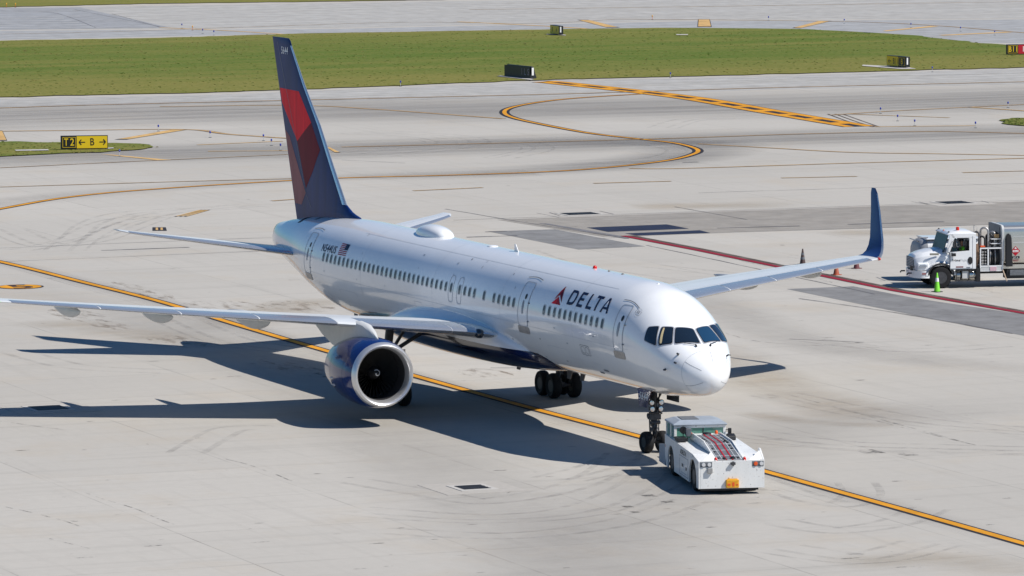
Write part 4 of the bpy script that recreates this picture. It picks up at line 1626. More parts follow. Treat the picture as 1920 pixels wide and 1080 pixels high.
# short slanting bars
def bar(q, dark=True):
    P = px(*q)
    c = sum(P, Vector())/4
    if dark:
        blk.add([c+(p-c)*1.12+Vector((0, 0, 0.016)) for p in P], [(0, 1, 2, 3)])
    fad.add([p+Vector((0, 0, 0.024)) for p in P], [(0, 1, 2, 3)])


bar([(222, 261), (243, 261), (347, 244), (322, 243.5)])
bar([(188, 289.5), (215, 291), (322, 300.5), (296, 301)], False)
bar([(1086, 38), (1105, 38), (1158, 51), (1136, 51)])
bar([(1310, 37), (1330, 37), (1333, 50), (1309, 50)])
bar([(1489, 52), (1503, 52.5), (1556, 40), (1535, 40)])
bar([(-10, 246), (4, 246), (12, 263), (-10, 263)])
bar([(1655, 58), (1662, 59), (1760, 50), (1745, 49)], False)
bar([(1760, 66), (1770, 67), (1900, 61), (1885, 60)], False)
bar([(611, 276), (617, 276), (637, 286), (628, 286)])
for k in range(3):
    bar([(329+9*k, 406), (333+9*k, 406), (378+7*k, 394.5), (373+7*k, 394.5)])
blk.add([p+Vector((0, 0, 0.016)) for p in px((286, 426.5), (311, 426.5), (313, 433), (286, 433))], [(0, 1, 2, 3)])
for a_ in (292, 301):
    fad.add([p+Vector((0, 0, 0.024)) for p in px((a_, 427.5), (a_+4, 427.5), (a_+4.5, 432), (a_, 432))], [(0, 1, 2, 3)])
# stand number in a ring
cc = G(38, 538)
rad5 = (G(82, 538)-cc).length
for mbx, r_, z in ((blk, rad5, 0.016), (yel, rad5*0.90, 0.022)):
    mbx.add([cc+Vector((r_*math.cos(2*PI*k/48), r_*math.sin(2*PI*k/48), z)) for k in range(48)], [list(range(48))])
vs, fs, wd = text2d('5', 1.7, 0.02)
blk.add([cc+Vector((-(y-0.85), x-wd/2, 0.028)) for x, y in vs], fs)
# red line of the stand limit, with a parallel dark strip beside it
rl = px((1172, 442.5), (1190, 446), (1310, 469), (1460, 500), (1680, 545), (1920, 587), (2000, 600))
strip(drk, rl, 0.42, 0.016, curve=False, off=0.34)
strip(red, rl, 0.40, 0.022, curve=False, off=-0.10)
# dark dashes and joint lines
for q in (((775, 358), (905, 352)), ((1113, 344), (1258, 340)), ((1465, 334), (1607, 331)), ((1805, 324), (1990, 319)), ((510, 377), (552, 374))):
    line(q, 0.16, 0.14, 'd')
for q in (((1280, 305), (1310, 304)), ((190, 470), (355, 464)), ((1345, 428), (1500, 424)), ((1590, 421), (1770, 416)), ((910, 435), (950, 434)), ((875, 445), (970, 442))):
    strip(sea, px(*q), 0.30, 0.016)
for q in (((-60, 468), (360, 451), (510, 446)), ((0, 491), (490, 471)), ((850, 413), (1280, 398), (1990, 373)), ((1130, 447), (1330, 437.5), (1990, 417)), ((835, 392), (1000, 420), (1180, 448)), ((1212, 460), (1400, 500), (1640, 552)), ((1480, 636), (1620, 642)), ((560, 61), (640, 60)),
          ((-60, 215), (560, 204)), ((640, 155), (1440, 147), (1990, 135)), ((0, 19), (100, 24), (180, 52)), ((140, 18), (300, 50)), ((210, 26), (300, 51)), ((1265, 388), (1400, 412)), ((1030, 399), (1050, 405)), ((1125, 396), (1150, 402)), ((1723, 379), (1740, 383)), ((1840, 377), (1855, 381)),
          ((1310, 362), (1430, 358), (1990, 342)), ((640, 300), (760, 306)), ((920, 690), (1010, 690))):
    strip(sea, px(*q), 0.10, 0.014, jit=0.05)
strip(wht, px((640, 43), (900, 38), (1280, 30), (1990, 18)), 0.35, 0.016)
strip(wht, px((0, 32), (150, 30)), 0.3, 0.016)
for k in range(5):
    strip(wht, px((0, 36+4*k), (120+14*k, 34.5+4*k)), 0.35, 0.016)
strip(sea, px((1500, 560), (1700, 590), (1900, 626)), 0.12, 0.020, jit=0.1)
for nm, mbx, mt in (('black_pavement_markings', blk, k_paint), ('yellow_pavement_markings', yel, y_paint), ('faded_yellow_markings', fad, y_pale), ('faded_dark_markings', drk, b_paint), ('red_stand_line', red, r_paint), ('pavement_joints', sea, seal), ('white_runway_markings', wht, w_paint)):
    tag(obj(nm, mbx, mt), kind='structure')

# tyre marks: curved scuffs where aircraft and tractors turned
scuff = tone('tyre_scuff', (0.22, 0.21, 0.205), 0.27, (1, 1, 1), 0.8, 0.42, 0.75, 0.95)
mb = MB()
arcs = [[(640, 905), (760, 925), (900, 945), (1060, 925), (1160, 890), (1205, 850)], [(660, 960), (900, 975), (1100, 960), (1220, 915), (1260, 880)], [(700, 1000), (960, 1010), (1180, 985), (1330, 940)],
        [(0, 430), (80, 460), (180, 450), (260, 420), (330, 400), (480, 385)], [(60, 470), (150, 450), (190, 420), (260, 400), (420, 392)], [(130, 470), (170, 440), (230, 415), (330, 402)], [(1420, 980), (1560, 1000), (1700, 985), (1780, 955)], [(1450, 1030), (1620, 1050), (1760, 1020)],
        [(1380, 900), (1500, 940), (1600, 950), (1650, 930), (1640, 905)], [(640, 250), (760, 256), (820, 268), (720, 277), (640, 288)], [(680, 246), (840, 256), (880, 268), (800, 282), (700, 292)], [(800, 262), (960, 268), (1000, 280), (930, 296)], [(1000, 262), (1180, 270), (1250, 282), (1200, 298), (1100, 306)],
        [(1250, 240), (1300, 225), (1380, 222)], [(1400, 830), (1600, 845), (1800, 850), (1990, 856)], [(1380, 812), (1560, 835), (1760, 842), (1990, 848)], [(0, 660), (120, 690), (300, 700)], [(300, 590), (420, 640), (560, 660)],
        [(380, 850), (450, 810), (480, 806)], [(1060, 900), (1140, 880), (1190, 860)], [(1200, 500), (1400, 520), (1600, 530)], [(960, 470), (1050, 500), (1250, 530)], [(1500, 640), (1700, 660), (1900, 650)], [(1440, 740), (1700, 790), (1990, 815)]]
for k, q in enumerate(arcs):
    P = px(*q)
    strip(mb, P, 0.30, 0.008)
    strip(mb, P, 0.26, 0.008, off=1.3)
    if k % 2:
        strip(mb, P, 0.20, 0.009, off=-0.8)
tag(obj('tyre_marks', mb, scuff), kind='structure')
# cracks and little repairs
crack = tone('cracks', (0.10, 0.095, 0.09), 0.6, (1, 1, 1), 1.5, 0.45, 0.6, 1.0)
mb = MB()
for q in (((0, 948), (80, 966), (170, 993)), ((160, 925), (240, 950), (330, 985)), ((420, 860), (480, 876), (550, 902)), ((95, 1010), (175, 1030)), ((1280, 950), (1310, 958)), ((1640, 790), (1820, 833)), ((950, 925), (960, 920)), ((1480, 740), (1830, 835)), ((1300, 600), (1420, 640), (1650, 652)), ((0, 790), (70, 800), (140, 808)), ((1345, 480), (1440, 500), (1560, 530))):
    strip(mb, px(*q), 0.05, 0.010, jit=0.12)
rnd = random.Random(3)
for k in range(220):
    u, v = rnd.uniform(0, 1900), rnd.uniform(380, 1075)
    p = G(u, v)
    r_ = rnd.choice((0.04, 0.06, 0.08, 0.14))
    mb.add([p+Vector((r_*rnd.uniform(0.6, 1.3)*math.cos(2*PI*j/7)*0.7, 2.4*r_*rnd.uniform(0.6, 1.3)*math.sin(2*PI*j/7), 0.010)) for j in range(7)], [list(range(7))])
for u, v, s_ in ((1218, 930, 0.22), (1252, 941, 0.20), (1177, 950, 0.16), (1190, 960, 0.14), (1700, 852, 0.3), (1630, 847, 0.4)):
    p = G(u, v)
    mb.add([p+Vector((a, b_, 0.010)) for a, b_ in ((-s_*1.4, -s_), (s_*1.4, -s_), (s_*1.4, s_), (-s_*1.4, s_))], [(0, 1, 2, 3)])
tag(obj('pavement_cracks', mb, crack), kind='structure')
oil = tone('oil_stain', (0.20, 0.145, 0.10), 0.5, (0.5, 1.6, 1), 1.2, 0.5, 0.68, 1.0)
mb = MB()
for u, v, a_, b_ in ((150, 592, 3.5, 1.2), (205, 610, 2.6, 0.8), (560, 575, 3, 1.5), (420, 575, 3, 2), (260, 545, 5, 0.9), (560, 690, 4, 1.2), (1860, 546, 1.2, 0.4), (330, 640, 3, 1), (910, 700, 2, 1)):
    p = G(u, v)
    mb.add([p+Vector((a_*math.cos(2*PI*j/20), b_*math.sin(2*PI*j/20), 0.0055)) for j in range(20)], [list(range(20))])
tag(obj('oil_stains', mb, oil), kind='structure')

# ------------------------------------------------------------------ drain grates
pale_c = mat('pale_concrete', (0.46, 0.44, 0.41), 0.9, var=0.08, vscale=3, spec=0.2)
dirty_c = mat('dirty_concrete', (0.40, 0.375, 0.34), 0.9, var=0.08, vscale=4, spec=0.2)


def drain(u, v, lx, ly, label, rz=0.0):
    p = G(u, v)
    t = thing('drain_grate', label, 'drain', (p.x, p.y, 0), rz, 'drain grates in the paving')
    m = MB()
    m.box((-lx-1.0, -ly-1.0, 0.0), (lx+1.0, ly+1.0, 0.011))
    obj('outer_collar', m, dirty_c, t)
    m = MB()
    m.box((-lx-0.30, -ly-0.2, 0.0), (lx+0.30, ly+0.2, 0.028))
    obj('collar', m, pale_c, t)
    m = MB()
    m.box((-lx, -ly, 0.0), (lx, ly, 0.030))
    obj('pit', m, black, t)
    m = MB()
    k = int(2*ly/0.085)
    for i in range(k):
        y = -ly+(i+0.5)*2*ly/k
        m.box((-lx, y-0.014, 0.030), (lx, y+0.014, 0.042))
    for x in (-lx, -lx*0.33, lx*0.33, lx-0.03):
        m.box((x, -ly, 0.031), (x+0.03, ly, 0.044))
    obj('bars', m, dark_steel, t)


drain(886, 915, 0.48, 0.50, 'black grate in a pale concrete collar, in the open left of the tug')
drain(92, 766, 0.7, 0.65, "black grate lying in the shadow of the airliner's near wing")
drain(1790, 380.5, 0.8, 0.85, 'far black grate beyond the service road, above the fuel truck')
drain(1088, 401.5, 0.7, 0.95, 'far black grate above the airliner fuselage beyond the dark patches')

# ------------------------------------------------------------------ signs
ils_m = mat('dull_lettering', (0.22, 0.19, 0.24), 0.6)  # dull grey-purple letters of the ILS board


def sign_board(name, label, u0, v0, u1, v1, h, gap, depth, sections, swap=False, frame=sign_k, cat='sign', legs=4, leanmb=0.0, pad=None, tagw=False):
    """base corners of the face in the photograph; sections: (share, background, ink, text, boxed)"""
    a, b_ = G(u0, v0), G(u1, v1)
    L = (b_-a).length
    xd = (b_-a).normalized()
    t = thing(name, label, cat, a, math.atan2(xd.y, xd.x), 'airfield signs')
    # local frame: x along the face, -y towards the viewer
    m = MB()
    if leanmb:
        m.prism([(0, gap), (L, gap), (L-0.12, gap+h), (0.12, gap+h)], 0, depth)
        k = len(m.v)
        m.v = [(x, (y if z < gap+0.01 else y*0.25+leanmb), z) for x, y, z in m.v]
    else:
        m.box((0, 0, gap), (L, depth, gap+h))
    obj('housing', m, frame, t, bevel=0.012)
    x = 0.04
    for share, bgm, inkm, txt, boxed in sections:
        wd = (L-0.08)*share
        m = MB()
        m.box((x, -0.006, gap+0.04), (x+wd, 0.0, gap+h-0.04))
        pn = obj('sign_panel', m, bgm, t)
        if boxed:
            m = MB()
            f0, f1 = x+wd*0.08, x+wd*0.94
            g0, g1 = gap+h*0.11, gap+h*0.89
            bw = h*0.028
            m.box((f0, -0.012, g0), (f1, -0.007, g0+bw))
            m.box((f0, -0.012, g1-bw), (f1, -0.007, g1))
            m.box((f0, -0.012, g0+bw), (f0+bw, -0.007, g1-bw))
            m.box((f1-bw, -0.012, g0+bw), (f1, -0.007, g1-bw))
            obj('border', m, inkm, pn)
        cx = x+wd*0.51
        ht = h*0.48
        z0 = gap+h*0.26
        if isinstance(txt, str):
            txt = [txt]
        # glyph runs: '<' and '>' are arrows
        total = len(txt)
        for i, s_ in enumerate(txt):
            px_ = x+wd*(0.51+((i+0.5)/total-0.5)*(0.78 if boxed else 1.0))
            if s_ in '<>':
                d = -1 if s_ == '<' else 1
                m = MB()
                zc = z0+ht/2
                al = h*0.23
                m.box((px_-al, -0.014, zc-h*0.035), (px_+al, -0.008, zc+h*0.035))
                for q in (-1, 1):
                    e = Vector((px_+d*al, -0.011, zc))
                    f = e+Vector((-d*al*0.75, 0, q*al*0.85))
                    nn = Vector((q*0.6, 0, d*0.6)).normalized()*h*0.04
                    m.add([e-nn+Vector((0, -0.005, 0)), e+nn+Vector((0, -0.005, 0)), f+nn+Vector((0, -0.005, 0)), f-nn+Vector((0, -0.005, 0))], [(0, 1, 2, 3)])
                obj('arrow', m, inkm, pn)
            else:
                flat_text('sign_text', s_, ht*1.12, inkm, (px_, -0.012, z0), (1, 0, 0), (0, 0, 1), pn, 0.012, center=True, width={'I': 0.07, 'B11': 0.86, '10L': 1.1}.get(s_, 0.30)*h)
        x += wd
    for i in range(legs):
        m = MB()
        xx = L*(i+0.5)/legs
        m.box((xx-0.03, depth/2-0.03, 0.03), (xx+0.03, depth/2+0.03, gap+0.02))
        obj('leg', m, light_grey, t)
    if tagw:
        m = MB()
        m.box((L, depth*0.25, gap+h*0.25), (L+0.012, depth*0.55, gap+h*0.9))
        obj('inspection_tag', m, white_f, t)
    return t


sign_board('taxiway_sign', 'sunlit black and yellow sign reading T2 and B between two arrows', 114, 282.5, 202.5, 281.3, 0.87, 0.10, 0.22,
           [(0.335, sign_k, sign_y, ['T', '2'], True), (0.665, sign_y, sign_k, ['<', 'B', '>'], False)])
sign_board('taxiway_sign', 'black and red sign reading B11 and 1, cut off by the right edge', 1887.5, 104.5, 1946, 103.5, 0.84, 0.12, 0.22,
           [(0.37, sign_k, sign_y, 'B11', True), (0.63, sign_r, white_f, '10L', False)])
sign_board('taxiway_sign', 'shaded dull yellow and black sign with an arrow, B11 and B', 1662.5, 126.5, 1698, 129.5, 0.86, 0.14, 0.42,
           [(0.62, sign_y, sign_k, ['<', 'B11'], False), (0.38, sign_k, sign_y, 'B', True)], tagw=True)
sign_board('taxiway_sign', 'small shaded olive yellow sign on the lawn beside the far runway', 1031.5, 65, 1048, 67.5, 0.80, 0.12, 0.42,
           [(1.0, sign_y, sign_k, ['B', '<'], False)], legs=3, tagw=True)
sign_board('landing_aid_sign', 'wide dark sign board reading ILS, seen in shade at the lawn edge', 945.5, 144.5, 994, 149.5, 0.94, 0.10, 0.6,
           [(0.62, sign_k, sign_k, [' '], False), (0.38, sign_k, ils_m, ['I', 'L', 'S'], False)], leanmb=0.2, legs=8, tagw=True)
for q in (((1618, 123.5), (1700, 127.5), (1718, 131), (1690, 131.5), (1616, 125.5)), ((1026, 65), (1060, 67), (1062, 68.3), (1024, 66.4)), ((938, 143.5), (1002, 150.5), (996, 152), (932, 145)), ((28, 283.5), (90, 282.5), (92, 284.5), (30, 285.5)), ((1268, 66), (1290, 66), (1290, 67.5), (1268, 67.5)), ((198, 280), (212, 279), (214, 280.6), (200, 281.6))):
    area('concrete_pad', px(*q), 0.10, pale_c)

# ------------------------------------------------------------------ edge lights
glass_b = mat('blue_lens', (0.03, 0.05, 0.35), 0.2, coat=0.5)
lamps = [(297, 246, 'b', 'blue edge light beyond the T2 sign, beside the slanting yellow bar'), (394, 258, 'b', 'blue edge light in the paving right of the T2 sign, nearest it'), (494, 264, 'b', 'blue edge light left of the airliner tail, beside the brown line'),
         (509, 273, 'b', 'blue edge light just left of the airliner tail, middle of three'), (526, 282, 'b', 'blue edge light closest to the airliner tail, lowest of three'), (224, 293, 'b', 'blue edge light below the T2 sign on the faded yellow bar'),
         (341, 53, 'b', 'blue edge light by the far runway, leftmost of the group of four'), (361, 57, 'o', 'amber edge light by the far runway, second of the group of four'), (380, 63, 'b', 'blue edge light by the far runway, third of the group of four'), (401, 66, 'b', 'blue edge light by the far runway, rightmost of the group of four'),
         (12, 14, 'o', 'amber light stake on the far lawn, in the top left corner'), (29, 14, 'o', 'amber light stake on the far lawn, right one of the corner pair'), (1223, 37, 'o', 'amber light stake between the olive sign and the yellow square'), (1441, 39, 'b', 'edge light stake right of the yellow painted square'), (1583, 44, 'b', 'edge light stake just right of the slanting far yellow bar'),
         (1708, 52, 'b', 'edge light stake beside the faded bars right of the far yellow bar'), (1801, 59, 'b', 'edge light stake above the lawn, second from the right edge'), (1865, 66, 'b', 'edge light stake nearest above the B11 sign'), (751, 162, 'b', 'small edge light at the lawn edge between the tail and the ILS board'),
         (1651, 213, 'b', 'dark edge light right of the double yellow hold bar, topmost'), (1683, 227, 'b', 'dark edge light right of the double yellow hold bar, second down'), (1715, 236, 'b', 'dark edge light right of the hold bar tip, third down'), (1829, 240, 'b', 'dark edge light left of the small grass corner'),
         (1890, 202, 'b', 'dark edge light above the small grass corner at the right'), (1748, 135, 'b', 'dark edge light at the lawn edge right of the arrow sign'), (1257, 146, 'b', 'dark edge light at the lawn edge above the double hold bar')]
protos = {}
for u, v, kd, lb in lamps:
    p = G(u, v)
    if kd not in protos:
        t = thing('edge_light', lb, 'light', p, 0, 'airfield edge lights')
        m = MB()
        m.rev([(0, 0.11), (0.02, 0.11), (0.03, 0.06)], (0, 0, 0), 'z', 10)
        obj('base', m, dark_steel, t)
        m = MB()
        m.tube([(0, 0, 0.02), (0, 0, 0.30)], 0.018, 6)
        obj('stem', m, orange if kd == 'o' else light_grey, t)
        m = MB()
        m.rev([(0.29, 0.04), (0.32, 0.06), (0.40, 0.06), (0.44, 0.04), (0.46, 0.0)], (0, 0, 0), 'z', 10)
        obj('lens', m, yellow_p if kd == 'o' else glass_b, t, smooth=60)
        protos[kd] = t
    else:
        t = copy_tree(protos[kd])
        t.location = p
        t['label'] = lb
        t['category'] = 'light'

# ------------------------------------------------------------------ cones
def cone(u, v, h, body, band, label, rz=0.3, lean=0.0, base_m=None):
    p = G(u, v)
    t = thing('traffic_cone', label, 'traffic cone', (p.x, p.y, 0), rz, 'cones along the red line')
    m = MB()
    m.box((-0.20, -0.20, 0.0), (0.20, 0.20, 0.035))
    obj('base', m, base_m or body, t, bevel=0.012)
    m = MB()
    m.rev([(0.035, 0.155), (0.06, 0.145), (h*0.985, 0.032), (h, 0.022)], (0, 0, 0), 'z', 24)
    obj('cone', m, body, t, smooth=50)
    for z0, z1 in band:
        f = lambda z: 0.145+(0.032-0.145)*(z-0.06)/(h-0.06)+0.003
        m = MB()
        m.rev([(z0, f(z0)), (z1, f(z1))], (0, 0, 0), 'z', 24, cap=False)
        obj('reflective_band', m, white_f if body is lime else light_grey if body is not bk_c else grille_m, t, smooth=50)
    return t


dk_or = mat('dull_orange', (0.34, 0.075, 0.03), 0.6, var=0.3, vscale=6)
bk_c = mat('dirty_cone', (0.05, 0.025, 0.022), 0.6, var=0.3, vscale=6)
cone(1757, 547.5, 0.92, lime, [(0.50, 0.68)], 'lime green cone with white band in front of the fuel truck wheel', base_m=black)
dk_ma = mat('maroon_rubber', (0.13, 0.035, 0.04), 0.6, var=0.3, vscale=6)
cone(1505, 496, 0.80, bk_c, [(0.26, 0.38), (0.48, 0.60)], 'dark dirty cone with grey bands behind the far wing')
cone(1568, 515.5, 0.68, dk_or, [(0.45, 0.58)], 'dull orange cone on the red line under the far wing')
cone(1606, 503.5, 0.64, dk_ma, [(0.42, 0.54)], 'maroon cone under the far wing just behind the winglet foot')
# ------------------------------------------------------------------ the pushback tug
TUG = thing('aircraft_tug', 'white aircraft tug with sloping striped hood, coupled to the nose wheel', 'tug', (5.856, -3.326, 0), R(-13.2))
W = 2.31


def cutprism(prof, y0, y1):
    return MB().prism(prof, y0, y1)


# side skin with two round-topped wheel openings
def arch(xc, r0, ztop, zb, n=10):
    return [(xc+r0*math.cos(PI*k/n), zb+(ztop-zb)*math.sin(PI*k/n)**0.75) for k in range(n+1)]


prof = [(0, 0.22), (0, 1.17), (-1.0, 1.34), (-5.1, 1.36), (-6.15, 1.36), (-6.15, 0.62), (-5.85, 0.24)]
lower = [(-5.98, 0.24)]+arch(-5.33, 0.64, 1.08, 0.24)[::-1]+[(-4.68, 0.24), (-1.86, 0.24)]+arch(-1.14, 0.71, 1.12, 0.22)[::-1]
outline = [(0, 0.22), (0, 1.17), (-1.15, 1.295), (-6.5, 1.355), (-6.5, 0.62), (-6.2, 0.24)]+lower
for y0, y1 in ((0.0, 0.06), (W-0.06, W)):
    bm_ = MB()
    bm_.prism(outline, y0, y1)
    o = obj('side_skin', bm_, tug_white, TUG)
    if y0 == 0:
        SK = o
# deck, front plate, rear, floor
m = MB()
m.prism([(-0.05, 1.10), (-0.05, 1.165), (-1.15, 1.29), (-4.90, 1.35), (-4.90, 1.28), (-1.0, 1.22)], 0.062, W-0.062)
obj('deck', m, tug_white, TUG)
m = MB()
m.box((-0.05, 0.062, 0.22), (0.003, W-0.062, 1.175))
FP_ = obj('front_plate', m, tug_white, TUG, bevel=0.006)
m = MB()
m.box((-6.4, 0.08, 0.30), (-0.12, 0.62, 0.34))
m.box((-6.4, 0.66, 0.26), (-0.12, W-0.66, 1.0))
m.box((-0.11, 0.08, 0.14), (-0.07, W-0.20, 0.40))
obj('chassis', m, black, TUG)
m = MB()
m.box((-6.5, 0.062, 0.62), (-6.45, W-0.062, 1.355))
m.box((-6.45, 0.062, 1.29), (-4.91, W-0.062, 1.352))
obj('rear_deck', m, tug_white, TUG)
m = MB()
m.add([(-6.51, 0.02, 0.22), (-7.8, 0.02, 0.22), (-7.74, 0.02, 0.86), (-6.51, 0.02, 1.0), (-6.51, 0.07, 0.22), (-7.8, 0.07, 0.22), (-7.74, 0.07, 0.86), (-6.51, 0.07, 1.0)],
      [(0, 3, 2, 1), (4, 5, 6, 7), (0, 1, 5, 4), (1, 2, 6, 5), (2, 3, 7, 6), (3, 0, 4, 7)])
m.box((-7.78, 0.071, 0.22), (-6.51, 0.55, 0.27))
obj('rear_step', m, tug_grey, TUG)
m = MB()
m.box((-7.0, 0.9, 0.35), (-6.51, W-0.6, 0.75))
m.box((-9.6, 1.0, 0.34), (-7.0, 1.2, 0.46))
m.box((-10.6, 0.85, 0.30), (-9.6, 1.35, 0.5))
obj('coupler', m, dark_steel, TUG, bevel=0.01)
for xc in (-1.12, -5.33):
    for y, nm in ((0.20, 'r'), (W-0.20, 'l')):
        m = MB()
        m.rev([(-0.15, 0.26), (-0.17, 0.38), (-0.15, 0.47), (-0.06, 0.51), (0.06, 0.51), (0.15, 0.47), (0.17, 0.38), (0.15, 0.26)], (0, 0, 0), 'y', 32)
        m.rev([(-0.155, 0.0), (-0.15, 0.08), (-0.09, 0.11), (-0.10, 0.20), (-0.155, 0.262)], (0, 0, 0), 'y', 28, 1)
        m.rev([(0.155, 0.0), (0.15, 0.08), (0.09, 0.11), (0.10, 0.20), (0.155, 0.262)], (0, 0, 0), 'y', 28, 1)
        o = obj('wheel', m, [rubber, dark_steel], TUG, smooth=40)
        o.location = (xc, y, 0.51)
# centre hood with louvred panel
h0, h1 = 0.64, 1.60
m = MB()
m.prism([(-0.06, 1.168), (-2.30, 1.53), (-4.55, 1.55), (-4.85, 1.55), (-4.85, 1.30), (-1.0, 1.30)], h0, h1)
HD = obj('hood', m, tug_white, TUG, bevel=0.012)
m = MB()
for y0 in (h0-0.04, h1):
    m.prism([(-0.04, 1.17), (-0.04, 1.20), (-2.30, 1.60), (-4.45, 1.62), (-4.75, 1.59), (-4.75, 1.36), (-1.0, 1.335)], y0, y0+0.04)
    obj('hood_cheek', m, tug_white, HD)
    m = MB()


def hood_pt(x, y, off):
    if x > -2.30:
        t = (x+0.06)/(-2.24)
        z, nn = 1.168+0.362*t, Vector((0.362, 0, 2.24)).normalized()
    else:
        t = (x+2.30)/(-2.25)
        z, nn = 1.53+0.02*t, Vector((0.02, 0, 2.25)).normalized()
    return Vector((x, y, z))+nn*off


def hood_patch(name, x0, x1, y0, y1, off, m_):
    mb = MB()
    xs = [x0]+([-2.30] if x0 > -2.30 > x1 else [])+[x1]
    for a, b_ in zip(xs, xs[1:]):
        mb.add([hood_pt(a, y0, off), hood_pt(a, y1, off), hood_pt(b_, y1, off), hood_pt(b_, y0, off)], [(0, 1, 2, 3)])
    return obj(name, mb, m_, HD)


PW = h1-h0
hood_patch('louvre_panel', -0.10, -4.40, h0+0.05, h1-0.05, 0.008, grille_m)
for x in (-0.14, -0.62, -1.30, -2.05, -2.85, -3.6, -4.3):
    mb = MB()
    hood_patch('panel_frame', x, x-0.035, h0+0.05, h1-0.05, 0.016, grey_paint)
for y in (h0+0.06, h0+0.22, h1-0.24, h1-0.08):
    hood_patch('panel_frame', -0.12, -4.38, y, y+0.018, 0.018, grey_paint)
for y in (h0+0.34, h1-0.40):
    hood_patch('red_stripe', -0.12, -4.38, y, y+0.05, 0.022, red_w)
rq = random.Random(5)
for k in range(9):
    x = -0.35-0.38*k
    for y in (h0+0.13, h1-0.15):
        if rq.random() < 0.75:
            c = hood_pt(x, y, 0.02)
            mb = MB()
            mb.box(c-Vector((0.05, 0.03, 0.0)), c+Vector((0.05, 0.03, 0.02)))
            obj('panel_latch', mb, black, HD)
for x, y, r_ in ((-0.30, h0+0.62, 0.10), (-0.22, h0+0.30, 0.07), (-2.4, h0+0.75, 0.06), (-4.5, h0+0.5, 0.16)):
    c = hood_pt(x, y, 0.01)
    mb = MB()
    mb.rev([(0, r_), (0.05, r_*0.9), (0.07, r_*0.5), (0.07, 0)], c, 'z', 14)
    obj('filler_cap', mb, black, HD, smooth=40)
flat_text('hull_number', 'T27', 0.001, black, (-2.6, h0-0.043, 1.42), (1, 0, 0), (0, 0, 1), HD) if False else None
# red corner markers
for x, y, z in ((-0.10, h0-0.02, 1.18), (-0.10, h1+0.03, 1.18), (-4.5, h0-0.10, 1.56), (-4.6, h1-0.1, 1.56)):
    mb = MB()
    mb.rev([(0, 0.055), (0.08, 0.055), (0.11, 0.03), (0.12, 0)], (x, y, z), 'z', 12)
    obj('marker_light', mb, red_lamp if z < 1.3 else orange, TUG, smooth=40)
# gussets on the front corners
for y in (0.36, 2.02):
    mb = MB()
    mb.add([(-0.02, y-0.26 if y > 1 else y-0.22, 1.18), (-0.02, y+0.24, 1.18), (-0.55, y+0.24 if y > 1 else y+0.22, 1.30), (-0.45, y+0.20 if y > 1 else y+0.18, 1.47), (-0.4, y+0.24, 1.30)], [(0, 1, 3), (1, 2, 3), (0, 3, 2), (0, 2, 1)])
    obj('corner_gusset', mb, tug_white, TUG)
mb = MB()
mb.prism([(-0.02, 1.172), (-0.02, 1.20), (-0.65, 1.50), (-0.85, 1.50), (-0.95, 1.345)], W-0.05, W)
obj('fender_rail', mb, tug_white, TUG)
# cab
Z0, Z1 = 1.36, 1.83
cx0, cx1, cy0, cy1 = -4.87, -6.45, 0.04, 1.88
m = MB()
m.add([(cx0+0.06, cy0-0.05, Z1), (cx1-0.1, cy0-0.05, Z1), (cx1-0.1, cy1+0.06, Z1), (cx0+0.06, cy1+0.06, Z1),
       (cx0+0.06, cy0-0.05, Z1+0.06), (cx1-0.1, cy0-0.05, Z1+0.06), (cx1-0.1, cy1+0.06, Z1+0.06), (cx0+0.06, cy1+0.06, Z1+0.06),
       (cx0-0.25, cy0+0.25, Z1+0.17), (cx1+0.15, cy0+0.25, Z1+0.17), (cx1+0.15, cy1-0.25, Z1+0.17), (cx0-0.25, cy1-0.25, Z1+0.17)],
      [(0, 1, 2, 3), (0, 4, 5, 1), (1, 5, 6, 2), (2, 6, 7, 3), (3, 7, 4, 0), (4, 8, 9, 5), (5, 9, 10, 6), (6, 10, 11, 7), (7, 11, 8, 4), (8, 11, 10, 9)])
RF = obj('cab_roof', m, tug_grey, TUG, bevel=0.03)
m = MB()
m.box((cx0-0.35, cy0+0.35, Z1+0.165), (cx1+0.3, cy0+0.95, Z1+0.19))
obj('roof_hatch', m, grille_m, RF)
for (x, y) in ((cx0, cy0), (cx0, cy1-0.08), (cx1+0.02, cy0), (cx1+0.02, cy1-0.08), (cx0-0.75, cy0)):
    m = MB()
    m.box((x-0.09, y, Z0), (x, y+0.09, Z1))
    obj('cab_post', m, tug_white, TUG, bevel=0.006)
m = MB()
m.box((cx0-0.06, cy0+0.09, Z1-0.08), (cx0+0.003, cy1-0.08, Z1))
m.box((cx0-0.07, cy0+0.09, Z0), (cx0-0.02, cy1-0.08, Z0+0.03))
obj('windscreen_frame', m, tug_white, TUG)
m = MB()
m.box((cx0-0.045, cy0+0.09, Z0+0.03), (cx0-0.03, (cy0+cy1)/2+0.1, Z1-0.08))
gl_ = obj('windscreen', m, green_glass, TUG)
m = MB()
m.box((cx0-0.045, (cy0+cy1)/2+0.14, Z0+0.03), (cx0-0.03, cy1-0.08, Z1-0.08))
obj('windscreen', m, green_glass, TUG)
m = MB()
m.box((cx0-0.05, (cy0+cy1)/2+0.10, Z0+0.03), (cx0-0.02, (cy0+cy1)/2+0.14, Z1-0.08))
obj('window_divider', m, black, TUG)
for x0, x1 in ((cx0-0.09, cx0-0.75), (cx0-0.84, cx1+0.02)):
    for y in (cy0+0.03, cy1-0.05):
        m = MB()
        m.box((x1, y, Z0), (x0, y+0.012, Z1))
        obj('side_window', m, green_glass, TUG)
m = MB()
m.box((cx1-0.03, cy0+0.09, Z0+0.02), (cx1-0.015, cy1-0.08, Z1))
obj('rear_window', m, green_glass, TUG)
